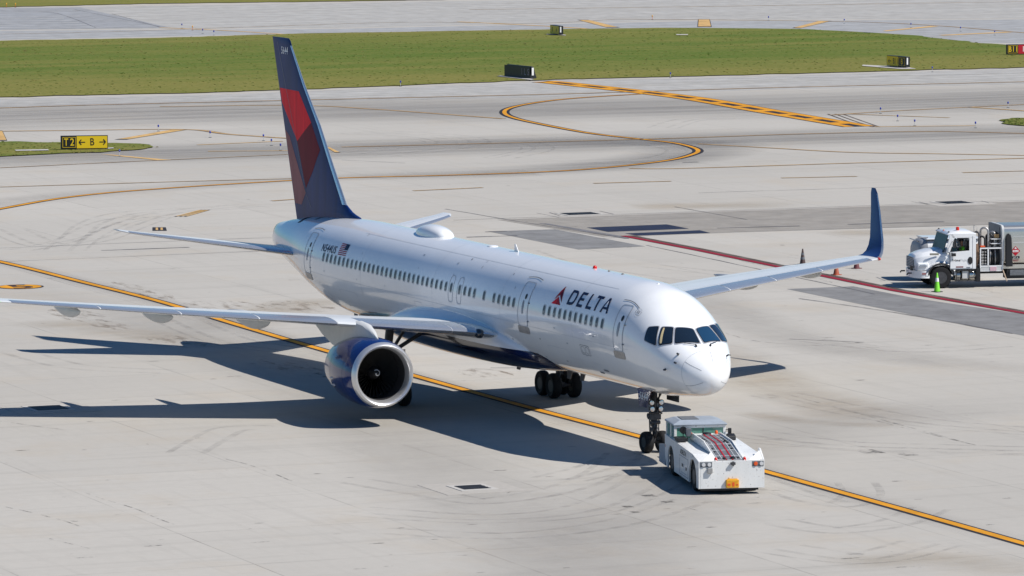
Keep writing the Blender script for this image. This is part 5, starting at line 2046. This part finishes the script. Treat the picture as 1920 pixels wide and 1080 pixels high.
# mirrors and arm on the near fender
m = MB()
m.box((-4.85, 0.02, 1.40), (-4.2, 0.12, 1.46))
m.box((-4.6, 0.0, 1.365), (-4.05, 0.36, 1.50))
obj('tool_tray', m, black, TUG, bevel=0.015)
for c in ((-4.35, 0.42, 1.68), (-4.5, 0.30, 1.72)):
    m = MB()
    m.rev([(0.0, 0.0), (0.0, 0.13), (-0.06, 0.13), (-0.10, 0.06)], (0, 0, 0), 'x', 18)
    m.tube([(-0.03, 0, -0.1), (-0.05, 0, -0.35)], 0.015, 6)
    o = obj('mirror', m, black, TUG, smooth=40)
    o.location = c
m = MB()
m.box((-4.42, 0.36, 1.50), (-4.33, 0.56, 1.80))
obj('mirror', m, grille_m, TUG, bevel=0.02)
m = MB()
m.box((-4.85, cy1+0.08, 1.50), (-4.77, cy1+0.20, 1.72))
m.tube([(-4.83, cy1, 1.66), (-4.81, cy1+0.10, 1.66)], 0.015, 6)
obj('mirror', m, black, TUG, bevel=0.015)
m = MB()
m.prism([(-4.3, 1.35), (-4.35, 1.50), (-4.65, 1.56), (-4.85, 1.35)], cy1-0.02, cy1+0.28)
obj('tool_box', m, black, TUG, bevel=0.03)
# lamps, hook, pin on the front plate
for y0, y1 in ((0.05, 0.47), (1.88, 2.28)):
    m = MB()
    m.box((0.0, y0, 0.97), (0.012, y1, 1.15))
    hl = obj('headlight', m, grille_m, FP_)
    for k in range(2):
        m = MB()
        m.rev([(0.012, 0.07), (0.04, 0.065), (0.045, 0.0)], (0.0, y0+0.12+0.2*k, 1.06), 'x', 18)
        obj('lens', m, lens_m if not (y0 > 1 and k == 0) else orange, hl, smooth=40)
m = MB()
m.box((0.0, 0.30, 0.76), (0.09, 0.48, 0.95))
obj('work_lamp', m, steel, FP_, bevel=0.02)
m = MB()
m.box((0.0, 1.12, 1.04), (0.10, 1.28, 1.13))
m.tube([(0.05, 1.2, 1.0), (0.05, 1.2, 1.16)], 0.03, 8)
obj('tow_pin', m, dark_steel, FP_, bevel=0.01)
m = MB()
m.box((0.0, 0.95, 0.24), (0.10, 1.40, 0.53))
HK = obj('tow_hitch', m, yellow_p, FP_, bevel=0.02)
for a in ((0.101, 1.00, 0.32, 1.10, 0.40), (0.101, 1.16, 0.30, 1.24, 0.44), (0.101, 1.30, 0.33, 1.36, 0.38)):
    m = MB()
    m.box((a[0], a[1], a[2]), (a[0]+0.006, a[3], a[4]))
    obj('hitch_slot', m, orange, HK)
m = MB()
m.box((0.02, 1.0, 0.53), (0.08, 1.34, 0.56))
m.tube([(0.06, 1.05, 0.50), (0.06, 1.05, 0.60)], 0.02, 8)
obj('hitch_pin', m, yellow_p, HK)
# lettering and details on the near side
flat_text('wordmark', 'DELTA', 0.15, black, (-3.28, -0.006, 1.05), (1, 0, 0), (0, 0, 1), SK, 0.03, width=0.95)
m = MB()
m.add([(-3.50, -0.006, 1.05), (-3.34, -0.006, 1.05), (-3.42, -0.006, 1.21)], [(0, 1, 2)])
obj('emblem', m, black, SK)
m = MB()
for a, b_ in (((-3.6, 0.32), (-2.0, 0.335)), ((-3.6, 0.97), (-2.0, 0.985)), ((-3.6, 0.335), (-3.585, 0.97)), ((-2.015, 0.335), (-2.0, 0.97))):
    m.box((a[0], -0.006, a[1]), (b_[0], -0.001, b_[1]))
obj('side_hatch', m, line_m, SK)
for x, z in ((-3.15, 0.62), (-2.42, 0.56)):
    m = MB()
    m.box((x, -0.012, z), (x+0.14, -0.001, z+0.11))
    obj('hatch_latch', m, black, SK)
m = MB()
m.box((-2.9, -0.006, 0.62), (-2.78, -0.002, 0.74))
m.box((-3.3, -0.006, 0.40), (-2.3, -0.002, 0.43))
obj('warning_label', m, line_l, SK)
for x in (-1.2, -1.0, -0.8):
    m = MB()
    m.box((x-0.16, -0.006, 1.20), (x, -0.002, 1.26))
    obj('warning_label', m, line_l, SK) if x == -1.0 else None
for dy in (0.06, 0.0):
    pass
m = MB()
m.box((-6.45, -0.005, 0.9), (-6.39, 0.0, 1.0))
obj('tail_reflector', m, red_lamp, SK)

# driver seen as a dark shape in the cab is only the seat back
m = MB()
m.box((-5.95, 0.35, 1.362), (-5.5, 0.85, 1.45))
m.box((-6.0, 0.35, 1.45), (-5.9, 0.85, 1.76))
obj('driver_seat', m, black, TUG, bevel=0.03)
m = MB()
m.rev([(0, 0.17), (0.03, 0.19), (0.06, 0.17)], (-5.2, 0.6, 1.52), 'z', 20, cap=False)
obj('steering_wheel', m, black, TUG, smooth=40)
# ------------------------------------------------------------------ the fuel truck
TH = math.atan2(-0.97844, -0.20652)
TR = thing('fuel_truck', 'white and silver fuel truck with hoses behind its cab, cut off at the right', 'truck', (-57.904, 37.551, 0), TH)
# local: x forward, y to its left (towards the camera), z up; near side at y=0, far side at y=-2.4
TW = -2.4
cabw = mat('truck_white', (0.80, 0.81, 0.82), 0.25, coat=0.5, var=0.03, vscale=2)


def twheel(c, name='wheel', rimm=dark_steel):
    m = MB()
    m.rev([(-0.13, 0.28), (-0.15, 0.42), (-0.13, 0.49), (-0.05, 0.525), (0.05, 0.525), (0.13, 0.49), (0.15, 0.42), (0.13, 0.28)], (0, 0, 0), 'y', 36)
    m.rev([(0.10, 0.0), (0.10, 0.09), (0.03, 0.12), (0.04, 0.24), (0.135, 0.285)], (0, 0, 0), 'y', 30, 1)
    m.rev([(-0.10, 0.0), (-0.10, 0.09), (-0.03, 0.12), (-0.04, 0.24), (-0.135, 0.285)], (0, 0, 0), 'y', 30, 1)
    o = obj(name, m, [rubber, rimm], TR, smooth=40)
    o.location = c
    return o


for x, ys in ((0.0, (-0.16, TW+0.16)), (-6.2, (-0.14, -0.46, TW+0.14, TW+0.46)), (-7.5, (-0.14, -0.46, TW+0.14, TW+0.46))):
    for y in ys:
        twheel((x, y, 0.52))
m = MB()
m.box((-10.2, -0.75, 0.62), (0.9, -0.62, 0.88))
m.box((-10.2, TW+0.62, 0.62), (0.9, TW+0.75, 0.88))
for x in (-9.8, -7.5, -6.2, -4.2, -1.9, 0.0, 0.7):
    m.box((x-0.06, TW+0.76, 0.66), (x+0.06, -0.76, 0.82))
m.tube([(0, -0.2, 0.52), (0, TW+0.2, 0.52)], 0.07, 10)
obj('chassis', m, black, TR)

# hood: rings across x
m = MB()
rg = []
for x, zt, zs, zb, inset in ((1.22, 1.50, 1.42, 0.92, 0.42), (1.12, 1.62, 1.46, 0.84, 0.34), (0.8, 1.74, 1.52, 0.92, 0.24), (0.4, 1.83, 1.58, 1.0, 0.16), (0.0, 1.88, 1.62, 1.1, 0.10), (-0.30, 1.90, 1.66, 1.1, 0.05), (-0.44, 1.90, 1.66, 1.1, 0.05)):
    a, b_ = -inset, TW+inset
    rg.append([(x, a, zb), (x, a-0.0, zs-0.18), (x, a-0.06, zs), (x, a-0.30, zt-0.05), (x, (a+b_)/2, zt), (x, b_+0.30, zt-0.05), (x, b_+0.06, zs), (x, b_, zs-0.18), (x, b_, zb)])
m.rings(rg)
HOOD = obj('hood', m, cabw, TR, smooth=38, bevel=0.02)
# front fenders with an arch
for y0, y1 in ((-0.42, -0.015), (TW+0.015, TW+0.42)):
    m = MB()
    n = 12
    outer = [(0.0+0.74*math.cos(PI*k/n+0.02)*1.02, 0.64+0.66*math.sin(PI*k/n)) for k in range(n+1)]
    inner = [(0.60*math.cos(PI*k/n), 0.62+0.53*math.sin(PI*k/n)) for k in range(n+1)]
    for k in range(n):
        q = [inner[k], outer[k], outer[k+1], inner[k+1]]
        m.add([(x, y0, z) for x, z in q]+[(x, y1, z) for x, z in q], [(0, 1, 2, 3), (7, 6, 5, 4), (0, 4, 5, 1), (1, 5, 6, 2), (2, 6, 7, 3), (3, 7, 4, 0)])
    obj('fender', m, cabw, TR, smooth=40)
    m = MB()
    for k in range(n):
        q = [(x*0.985, z-0.004) for x, z in (inner[k], inner[k+1])]+[(inner[k+1][0]*1.08, inner[k+1][1]+0.05), (inner[k][0]*1.08, inner[k][1]+0.05)]
        yy = y1+0.006 if y1 > -1 else y0-0.006
        m.add([(x, yy, z) for x, z in q], [(0, 1, 2, 3)])
    obj('arch_trim', m, black, TR)
    m = MB()
    m.box((0.58, y0+0.04, 0.86), (1.14, y1-0.09 if y1 > -1 else y1-0.02, 1.24))
    obj('fender_nose', m, cabw, TR, bevel=0.06, seg=3)
# bumper
m = MB()
rg = []
for x, y in ((0.62, -0.03), (0.95, -0.05), (1.20, -0.25), (1.32, -0.7), (1.34, TW/2), (1.32, TW+0.7), (1.20, TW+0.25), (0.95, TW+0.05), (0.62, TW+0.03)):
    rg.append([(x, y, 0.50), (x, y, 0.86), (x-0.06, y+(-0.05 if y > -1.2 else 0.05), 0.86), (x-0.06, y+(-0.05 if y > -1.2 else 0.05), 0.50)])
m.rings(rg)
BP = obj('bumper', m, cabw, TR, smooth=50)
flat_text('no_smoking_lettering', 'NO SMOKING', 0.10, red_w, (1.14, -0.19, 0.66), (-0.5, 0.40, 0), (0, 0, 1), BP, 0.0, width=0.01) if False else None
m = MB()
m.box((0.64, -0.028, 0.68), (0.94, -0.020, 0.76))
lb_ = obj('red_lettering', m, pink, BP)
for y in (-0.55, -1.85):
    m = MB()
    m.tube([(1.33, y, 0.72), (1.52, y, 0.72), (1.56, y, 0.64)], 0.035, 8)
    obj('tow_hook', m, black, BP, smooth=40)
m = MB()
m.box((1.30, -0.5, 0.86), (1.42, -0.36, 1.10))
obj('bumper_guard', m, black, BP, bevel=0.02)
m = MB()
m.add([(1.235, -0.45, 0.95), (1.235, TW+0.45, 0.95), (1.255, TW+0.55, 1.46), (1.255, -0.55, 1.46), (1.18, -0.45, 0.95), (1.18, TW+0.45, 0.95), (1.18, TW+0.55, 1.46), (1.18, -0.55, 1.46)],
      [(0, 1, 2, 3), (4, 7, 6, 5), (0, 3, 7, 4), (1, 5, 6, 2), (2, 6, 7, 3), (0, 4, 5, 1)])
GR = obj('grille', m, grille_m, TR)
for k in range(6):
    m = MB()
    m.box((1.25, -0.5, 1.0+k*0.075), (1.27, TW+0.5, 1.02+k*0.075))
    obj('grille_bar', m, light_grey, GR)
for y0, y1, yy in ((-0.062, -0.05, 1), (TW+0.05, TW+0.062, -1)):
    m = MB()
    q = [(1.10, 1.06), (1.02, 1.03), (0.72, 1.05), (0.66, 1.10), (0.80, 1.17), (1.00, 1.16)]
    m.prism(q, y0-0.06 if yy > 0 else y0, y1 if yy > 0 else y1+0.06)
    hl = obj('headlight', m, tug_grey, TR, bevel=0.01)
    hl.location.y = 0.012*yy
m = MB()
m.box((0.10, -0.12, 1.60), (0.55, -0.075, 1.70))
obj('hood_vent', m, mat('vent_plastic', (0.25, 0.24, 0.20), 0.6), HOOD, bevel=0.02)

# cab shell with an open driver's window
m = MB()
m.prism([(-0.44, 0.92), (-0.44, 1.74), (-0.50, 1.74), (-1.40, 1.80), (-1.70, 1.80), (-1.70, 0.92)], -0.06, -0.0)
DOOR = obj('door', m, cabw, TR)
m = MB()
m.prism([(-0.44, 0.92), (-0.44, 1.74), (-1.70, 1.80), (-1.70, 0.92)], TW, TW+0.06)
obj('door', m, cabw, TR)
for y0, y1 in ((-0.06, 0.0), (TW, TW+0.06)):
    m = MB()
    m.prism([(-0.42, 1.742), (-0.22, 1.70), (-0.43, 2.60), (-0.56, 2.60), (-0.66, 2.46)], y0, y1)
    m.prism([(-0.565, 2.42), (-0.45, 2.62), (-1.70, 2.62), (-1.70, 2.42)], y0, y1)
    m.prism([(-1.38, 1.80), (-1.38, 2.415), (-1.70, 2.415), (-1.70, 1.80)], y0, y1)
    obj('cab_side', m, cabw, TR)
m = MB()
rg = []
for x, zt, i in ((-0.30, 2.60, 0.05), (-0.42, 2.70, 0.02), (-0.9, 2.76, 0.0), (-1.45, 2.75, 0.0), (-1.72, 2.64, 0.02)):
    a, b_ = -0.0-i, TW+i
    rg.append([(x, a, 2.56), (x, a-0.02, 2.63), (x, a-0.25, zt-0.02), (x, (a+b_)/2, zt), (x, b_+0.25, zt-0.02), (x, b_+0.02, 2.63), (x, b_, 2.56)])
m.rings(rg)
ROOF = obj('cab_roof', m, cabw, TR, smooth=40, bevel=0.01)
m = MB()
m.box((-1.72, TW+0.06, 0.92), (-1.66, -0.06, 2.60))
m.box((-1.66, TW+0.06, 0.92), (-0.50, -0.06, 1.00))
obj('cab_back', m, cabw, TR)
m = MB()
m.add([(-0.10, -0.10, 1.72), (-0.10, TW+0.10, 1.72), (-0.36, TW+0.12, 2.58), (-0.36, -0.12, 2.58), (-0.13, -0.10, 1.72), (-0.13, TW+0.10, 1.72), (-0.39, TW+0.12, 2.58), (-0.39, -0.12, 2.58)],
      [(0, 1, 2, 3), (4, 7, 6, 5), (0, 3, 7, 4), (1, 5, 6, 2), (2, 6, 7, 3), (0, 4, 5, 1)])
obj('windscreen', m, truck_glass, TR)
m = MB()
m.box((-0.55, TW+0.3, 1.55), (-0.30, -0.3, 1.74))
obj('dashboard', m, black, TR)
m = MB()
m.prism([(-0.54, 1.76), (-0.58, 2.40), (-0.74, 2.40), (-0.78, 1.78)], -0.045, -0.03)
obj('quarter_glass', m, truck_glass, TR)
m = MB()
for a in ((-0.445, 0.94, -0.43, 1.72), (-1.545, 0.94, -1.53, 2.50)):
    m.box((a[0], 0.001, a[1]), (a[2], 0.006, a[3]))
m.box((-1.53, 0.001, 0.94), (-0.445, 0.006, 0.955))
obj('door_seam', m, line_m, DOOR)
m = MB()
m.rev([(0.0, 0.15), (0.02, 0.15), (0.02, 0.0)], (0, 0, 0), 'y', 20)
o = obj('door_recess', m, black, DOOR)
o.location = (-1.42, 0.0, 1.32)
o.scale = (0.8, 1, 1.2)
flat_text('door_lettering', 'Prime', 0.11, black, (-0.52, 0.006, 1.29), (-1, 0, 0), (0, 0, 1), DOOR, 0.02, width=0.40)
flat_text('door_lettering', 'Flight', 0.11, light_grey, (-0.94, 0.006, 1.29), (-1, 0, 0), (0, 0, 1), DOOR, 0.0, width=0.34)
m = MB()
m.box((-1.08, 0.002, 0.99), (-0.72, 0.006, 1.05))
obj('door_sticker', m, pink, DOOR)
m = MB()
m.box((-1.42, 0.002, 0.97), (-1.24, 0.006, 1.01))
obj('door_sticker', m, line_m, DOOR)
for c, sz in (((-0.58, 0.10, 1.62), (0.10, 0.05, 0.07)), ((-0.60, 0.26, 2.15), (0.05, 0.09, 0.19))):
    m = MB()
    m.box((-sz[0], -sz[1], -sz[2]), sz)
    m.tube([(0.02, -sz[1], 0.05), (0.08, -c[1]+0.0, 0.10)], 0.014, 6)
    o = obj('mirror', m, black, TR, bevel=0.02)
    o.location = c
m = MB()
m.rev([(0, 0.085), (0.13, 0.08), (0.16, 0.05), (0.17, 0)], (-0.92, -0.5, 2.745), 'z', 16)
obj('beacon_light', m, red_lamp, ROOF, smooth=40)
for y in (-0.25, -1.2, TW+0.25):
    m = MB()
    m.rev([(0, 0.05), (0.04, 0.04), (0.05, 0)], (-0.42, y, 2.68), 'z', 10)
    obj('marker_light', m, orange if y == -1.2 else dark_steel, ROOF, smooth=40)
m = MB()
m.box((-1.40, -0.95, 1.0), (-0.95, -0.35, 1.45))
m.box((-1.50, -0.95, 1.45), (-1.36, -0.35, 2.25))
obj('seat', m, black, TR, bevel=0.04)
# fuel tank and steps under the door
m = MB()
m.rev([(0, 0.0), (0, 0.26), (0.04, 0.28), (0.96, 0.28), (1.0, 0.26), (1.0, 0.0)], (-0.72, -0.32, 0.60), 'x', 24, sgn=-1)
TK = obj('fuel_tank', m, tank_m, TR, smooth=50)
for x in (-0.95, -1.35):
    m = MB()
    m.rev([(0, 0.285), (0.05, 0.285)], (x, -0.32, 0.60), 'x', 24, sgn=-1, cap=False)
    obj('tank_strap', m, black, TK)
m = MB()
for z in (0.36, 0.84):
    m.box((-1.72, -0.04, z), (-0.70, 0.10, z+0.04))
for x in (-0.72, -0.98, -1.34, -1.70):
    m.box((x-0.03, 0.05, 0.36), (x, 0.09, 0.88))
obj('step', m, black, TR)
m = MB()
m.box((-1.33, 0.02, 0.47), (-1.0, 0.045, 0.82))
obj('step_plate', m, light_grey, TR)
m = MB()
m.box((-1.92, -0.5, 0.30), (-1.74, 0.02, 0.95))
obj('mud_flap', m, black, TR)

# pumping gear behind the cab
m = MB()
m.box((-2.92, -1.9, 0.98), (-1.98, -0.06, 1.02))
m.box((-3.0, TW+0.05, 1.02), (-2.94, -0.3, 2.95))
obj('equipment_deck', m, grille_m, TR)
fr = MB()
for a, b_ in (((-1.96, -0.06, 0.78), (-1.91, 0.0, 1.92)), ((-2.34, -0.06, 1.03), (-2.28, 0.0, 1.88)), ((-3.05, -0.06, 0.78), (-2.99, 0.0, 1.92)), ((-2.99, -0.06, 1.86), (-1.96, 0.0, 1.92)), ((-2.99, -0.06, 1.0), (-1.96, 0.0, 1.06)), ((-2.99, -0.06, 0.78), (-1.96, 0.0, 0.82))):
    fr.box(a, b_)
CBT = obj('equipment_frame', fr, cabw, TR)
m = MB()
m.box((-2.98, -0.9, 1.06), (-1.97, -0.85, 1.86))
obj('cabinet_back', m, black, CBT)
m = MB()
m.box((-2.98, -0.055, 0.825), (-1.97, -0.01, 0.995))
obj('valve_box', m, light_grey, CBT)
m = MB()
m.box((-2.72, -0.008, 0.80), (-2.40, 0.012, 1.0))
obj('placard', m, mat('pink_placard', (0.6, 0.4, 0.45), 0.6), CBT)
rh = random.Random(11)
for k in range(7):
    x = -2.40-0.085*k
    m = MB()
    m.tube([(x, -0.35, 1.08), (x+rh.uniform(-.03, .03), -0.22, 1.35), (x+rh.uniform(-.03, .03), -0.25, 1.62), (x, -0.4, 1.84)], 0.035, 8)
    obj('hose', m, steel if k % 3 == 1 else hose_m, CBT, smooth=50)
for k in range(5):
    m = MB()
    z = 1.15+0.14*k
    m.rev([(0, 0.05), (0.06, 0.06), (0.09, 0.04)], (-2.05, -0.12, z), 'y', 12)
    m.rev([(0, 0.04), (0.06, 0.05), (0.09, 0.03)], (-2.19, -0.12, z), 'y', 12)
    obj('valve', m, steel, CBT, smooth=40)
# hose loops above
for x, r_, zb, zt, mm in ((-1.84, 0.10, 1.5, 2.55, dark_steel), (-2.22, 0.17, 1.9, 2.68, steel), (-2.46, 0.12, 1.9, 2.42, hose_m), (-2.62, 0.09, 1.95, 2.55, steel), (-2.78, 0.08, 1.95, 2.52, hose_m), (-2.10, 0.13, 1.3, 2.3, hose_m)):
    m = MB()
    P = [(x-r_, -0.35, zb), (x-r_, -0.33, zt)]+[(x-r_*math.cos(PI*k/8), -0.33-0.02*k, zt+r_*math.sin(PI*k/8)) for k in range(1, 8)]+[(x+r_, -0.5, zt), (x+r_, -0.5, zb)]
    m.tube(P, 0.05, 10)
    obj('hose', m, mm, TR, smooth=50)
m = MB()
m.tube([(-1.80, -0.25, 1.0), (-1.84, -0.2, 1.5), (-1.80, -0.24, 2.1)], 0.075, 12)
obj('pipe', m, mat('rusty_steel', (0.22, 0.13, 0.08), 0.7, var=0.4, vscale=9), TR, smooth=50)
m = MB()
m.box((-2.95, -0.6, 2.30), (-2.50, -0.1, 2.34))
m.box((-2.95, -0.6, 2.08), (-2.50, -0.1, 2.12))
obj('shelf', m, cabw, TR)
m = MB()
m.box((-2.90, -0.5, 2.345), (-2.68, -0.2, 2.54))
obj('wooden_box', m, mat('wood', (0.45, 0.28, 0.12), 0.7), TR)
m = MB()
m.box((-2.2, -0.5, 1.925), (-1.98, -0.15, 1.99))
obj('orange_cover', m, orange, TR, bevel=0.01)
m = MB()
m.rev([(0, 0.15), (0.02, 0.16)], (-1.78, -0.7, 2.78), 'y', 20, cap=False)
m.tube([(-1.78, -0.7, 2.3), (-1.78, -0.7, 2.95)], 0.02, 6)
obj('grab_rail', m, steel, TR)
m = MB()
m.tube([(-3.02, 0.02, 0.85), (-3.12, 0.10, 0.55), (-3.20, 0.12, 0.30)], 0.03, 8)
obj('earthing_lead', m, mat('lead_tan', (0.5, 0.38, 0.28), 0.6), TR)

# tank body
m = MB()
prof = []
rg = []
for x in (-3.06, -9.9):
    ring = []
    for k in range(40):
        a = 2*PI*k/40
        ring.append((x, TW/2+1.19*math.copysign(abs(math.cos(a))**0.22, math.cos(a)), 2.02+0.93*math.copysign(abs(math.sin(a))**0.22, math.sin(a))))
    rg.append(ring)
m.rings(rg)
TANK = obj('tank', m, tank_m, TR, smooth=50)
rr = [[(x, TW/2+1.22*math.copysign(abs(math.cos(2*PI*k/40))**0.22, math.cos(2*PI*k/40)), 2.02+0.96*math.copysign(abs(math.sin(2*PI*k/40))**0.22, math.sin(2*PI*k/40))) for k in range(40)] for x in (-2.99, -3.09)]
m = MB()
m.rings(rr)
obj('tank_rim', m, light_grey, TANK)
m = MB()
n = 14
pts = [(-3.16, 1.0), (-3.16, 2.35), (-3.20, 2.52), (-3.30, 2.60), (-3.40, 2.52), (-3.44, 2.35), (-3.50, 1.0)]
m.prism(pts, 0.0, 0.12)
obj('hose_reel_guard', m, black, TANK, bevel=0.03)
m = MB()
m.box((-3.55, -0.02, 2.13), (-9.8, -0.008, 2.16))
m.box((-3.55, -0.02, 2.42), (-9.8, -0.008, 2.44))
obj('tank_trim', m, light_grey, TANK)
# hazard diamond and plates
m = MB()
m.add([(-3.66, 0.004, 1.97), (-3.43, 0.004, 1.73), (-3.66, 0.004, 1.49), (-3.89, 0.004, 1.73)], [(0, 1, 2, 3)])
PL = obj('hazard_placard', m, red_w, TANK)
m = MB()
m.box((-3.80, 0.006, 1.68), (-3.52, 0.010, 1.78))
m.add([(-3.66, 0.008, 1.93), (-3.60, 0.008, 1.84), (-3.72, 0.008, 1.84)], [(0, 1, 2)])
obj('placard_field', m, white_f, PL)
flat_text('placard_number', '1863', 0.075, red_w, (-3.55, 0.012, 1.692), (-1, 0, 0), (0, 0, 1), PL, 0.0, width=0.22)
m = MB()
m.box((-3.86, 0.004, 1.37), (-3.46, 0.012, 1.48))
P2 = obj('fuel_grade_plate', m, black, TANK)
flat_text('plate_text', 'JET A', 0.07, white_f, (-3.54, 0.016, 1.39), (-1, 0, 0), (0, 0, 1), P2, 0.0, width=0.24)
m = MB()
m.box((-3.84, 0.004, 1.28), (-3.50, 0.008, 1.31))
m.box((-3.78, 0.004, 1.23), (-3.56, 0.008, 1.255))
obj('small_lettering', m, pink, TANK)
m = MB()
m.box((-9.9, -2.3, 0.88), (-3.06, -0.1, 1.08))
obj('tank_skirt', m, tank_m, TANK)
m = MB()
m.box((-3.48, -0.09, 1.10), (-3.36, 0.03, 1.24))
obj('side_marker', m, orange, TANK, bevel=0.02)
m = MB()
m.box((-5.2, -0.8, 0.40), (-3.25, -0.12, 0.86))
obj('underbody_box', m, black, TR, bevel=0.03)
m = MB()
m.box((-4.1, -0.11, 0.55), (-3.4, -0.05, 0.82))
obj('side_locker', m, grille_m, TR, bevel=0.01)

# driver
def skin_chain(verts, edges, radii, parent, name, m_, lv=2):
    me = bpy.data.meshes.new(name)
    me.from_pydata(verts, edges, [])
    o = bpy.data.objects.new(name, me)
    C.objects.link(o)
    md = o.modifiers.new('s', 'SKIN')
    for v, r_ in zip(me.skin_vertices[0].data, radii):
        v.radius = (r_, r_) if not isinstance(r_, tuple) else r_
    me.skin_vertices[0].data[0].use_root = True
    o.modifiers.new('b', 'SUBSURF').levels = lv
    o.modifiers['b'].render_levels = lv
    dg = bpy.context.evaluated_depsgraph_get()
    me2 = bpy.data.meshes.new_from_object(o.evaluated_get(dg))
    bpy.data.objects.remove(o)
    me2.materials.clear()
    me2.materials.append(m_)
    for f in me2.polygons:
        f.use_smooth = True
    o = bpy.data.objects.new(name, me2)
    C.objects.link(o)
    if parent:
        o.parent = parent
    return o


PT = Vector((-57.904, 37.551, 0))
ca, sa = math.cos(TH), math.sin(TH)
sx, sy = -1.15, -0.55
pl = thing('person', 'driver in a lime vest sitting behind the open window of the fuel truck', 'person', (PT.x+ca*sx-sa*sy, PT.y+sa*sx+ca*sy, 1.45), TH)
V = [(0, 0, 0.05), (-0.03, 0, 0.22), (-0.05, 0, 0.40), (-0.03, 0, 0.50), (0.0, 0, 0.58), (0.02, 0, 0.70), (0.02, 0, 0.80),
     (-0.04, 0.20, 0.44), (0.10, 0.27, 0.22), (0.34, 0.20, 0.26), (-0.04, -0.20, 0.44), (0.10, -0.27, 0.22), (0.34, -0.16, 0.26),
     (0.10, 0.11, 0.06), (0.46, 0.12, 0.06), (0.52, 0.12, -0.35), (0.10, -0.11, 0.06), (0.46, -0.12, 0.06), (0.52, -0.12, -0.35), (0.44, 0.18, 0.27), (0.44, -0.14, 0.27)]
Ed = [(0, 1), (1, 2), (2, 3), (3, 4), (4, 5), (5, 6), (2, 7), (7, 8), (8, 9), (2, 10), (10, 11), (11, 12), (0, 13), (13, 14), (14, 15), (0, 16), (16, 17), (17, 18), (9, 19), (12, 20)]
Rr_ = [(0.15, 0.12), (0.15, 0.11), (0.16, 0.11), 0.075, 0.055, 0.085, 0.075, 0.075, 0.05, 0.035, 0.075, 0.05, 0.035, 0.09, 0.07, 0.05, 0.09, 0.07, 0.05, 0.035, 0.035]
body = skin_chain(V, Ed, Rr_, pl, 'body', skin)
vest = skin_chain([(0, 0, 0.06), (-0.03, 0, 0.22), (-0.05, 0, 0.38), (-0.04, 0, 0.47), (-0.04, 0.19, 0.44), (-0.04, -0.19, 0.44), (0.05, 0.245, 0.31), (0.05, -0.245, 0.31)], [(0, 1), (1, 2), (2, 3), (2, 4), (2, 5), (4, 6), (5, 7)], [(0.17, 0.14), (0.175, 0.13), (0.185, 0.13), 0.09, 0.09, 0.09, 0.07, 0.07], pl, 'vest', lime)
m = MB()
m.rev([(0, 0.10), (0.05, 0.105), (0.10, 0.085), (0.13, 0.0)], (0.02, 0, 0.76), 'z', 18)
m.box((0.05, -0.07, 0.76), (0.20, 0.07, 0.775))
obj('cap', m, black, pl, smooth=50)
m = MB()
m.rev([(0, 0.0), (0.03, 0.02), (0.04, 0.0)], (0.10, 0, 0.69), 'x', 8)
obj('nose', m, skin, pl, smooth=60)

# ------------------------------------------------------------------ second vehicle parked behind
OFF = -4.6
hx = PT.x-ca*0.25-sa*OFF
hy = PT.y-sa*0.25+ca*OFF
BV = thing('tank_trailer', 'white rounded tank trailer with a grey end, parked behind the fuel truck hood', 'trailer', (hx, hy, 0), TH)


def rr_ring(x, hw, z0, z1, e=0.45, n=36):
    return [(x, hw*math.copysign(abs(math.cos(2*PI*k/n))**e, math.cos(2*PI*k/n)), (z0+z1)/2+(z1-z0)/2*math.copysign(abs(math.sin(2*PI*k/n))**e, math.sin(2*PI*k/n))) for k in range(n)]


m = MB()
m.rings([rr_ring(x, hw, z0, z1) for x, hw, z0, z1 in ((0.0, 1.02, 0.62, 2.04), (-2.6, 1.02, 0.62, 2.04))])
obj('tank', m, cabw, BV, smooth=45)
m = MB()
m.rings([rr_ring(x, hw, z0, z1) for x, hw, z0, z1 in ((0.0, 1.03, 0.61, 2.06), (0.16, 1.02, 0.60, 2.0), (0.34, 0.98, 0.62, 1.86), (0.40, 0.90, 0.72, 1.7))])
obj('end_cap', m, mat('end_grey', (0.30, 0.31, 0.33), 0.5, var=0.15, vscale=3), BV, smooth=45)
m = MB()
m.rings([rr_ring(x, 1.05, 2.02, 2.10, 0.6) for x in (0.06, -2.6)])
obj('top_rail', m, cabw, BV, smooth=45)
m = MB()
m.tube([(0.42, 0.9, 1.95), (0.60, 1.0, 2.06), (0.40, 1.0, 2.14), (0.0, 1.0, 2.14)], 0.03, 8)
m.tube([(0.42, 0.9, 1.95), (0.42, -0.9, 1.95)], 0.025, 8)
obj('handle', m, steel, BV, smooth=45)
m = MB()
m.box((-2.6, -0.8, 0.42), (0.2, 0.8, 0.62))
obj('chassis', m, black, BV)
for x in (-0.5, -2.1):
    for y in (-0.86, 0.86):
        m = MB()
        m.rev([(-0.12, 0.26), (-0.14, 0.40), (-0.10, 0.47), (0.10, 0.47), (0.14, 0.40), (0.12, 0.26)], (0, 0, 0), 'y', 28)
        m.rev([(-0.10, 0.0), (-0.06, 0.22), (-0.125, 0.265)], (0, 0, 0), 'y', 24, 1)
        m.rev([(0.10, 0.0), (0.06, 0.22), (0.125, 0.265)], (0, 0, 0), 'y', 24, 1)
        o = obj('wheel', m, [rubber, steel], BV, smooth=40)
        o.location = (x, y, 0.47)
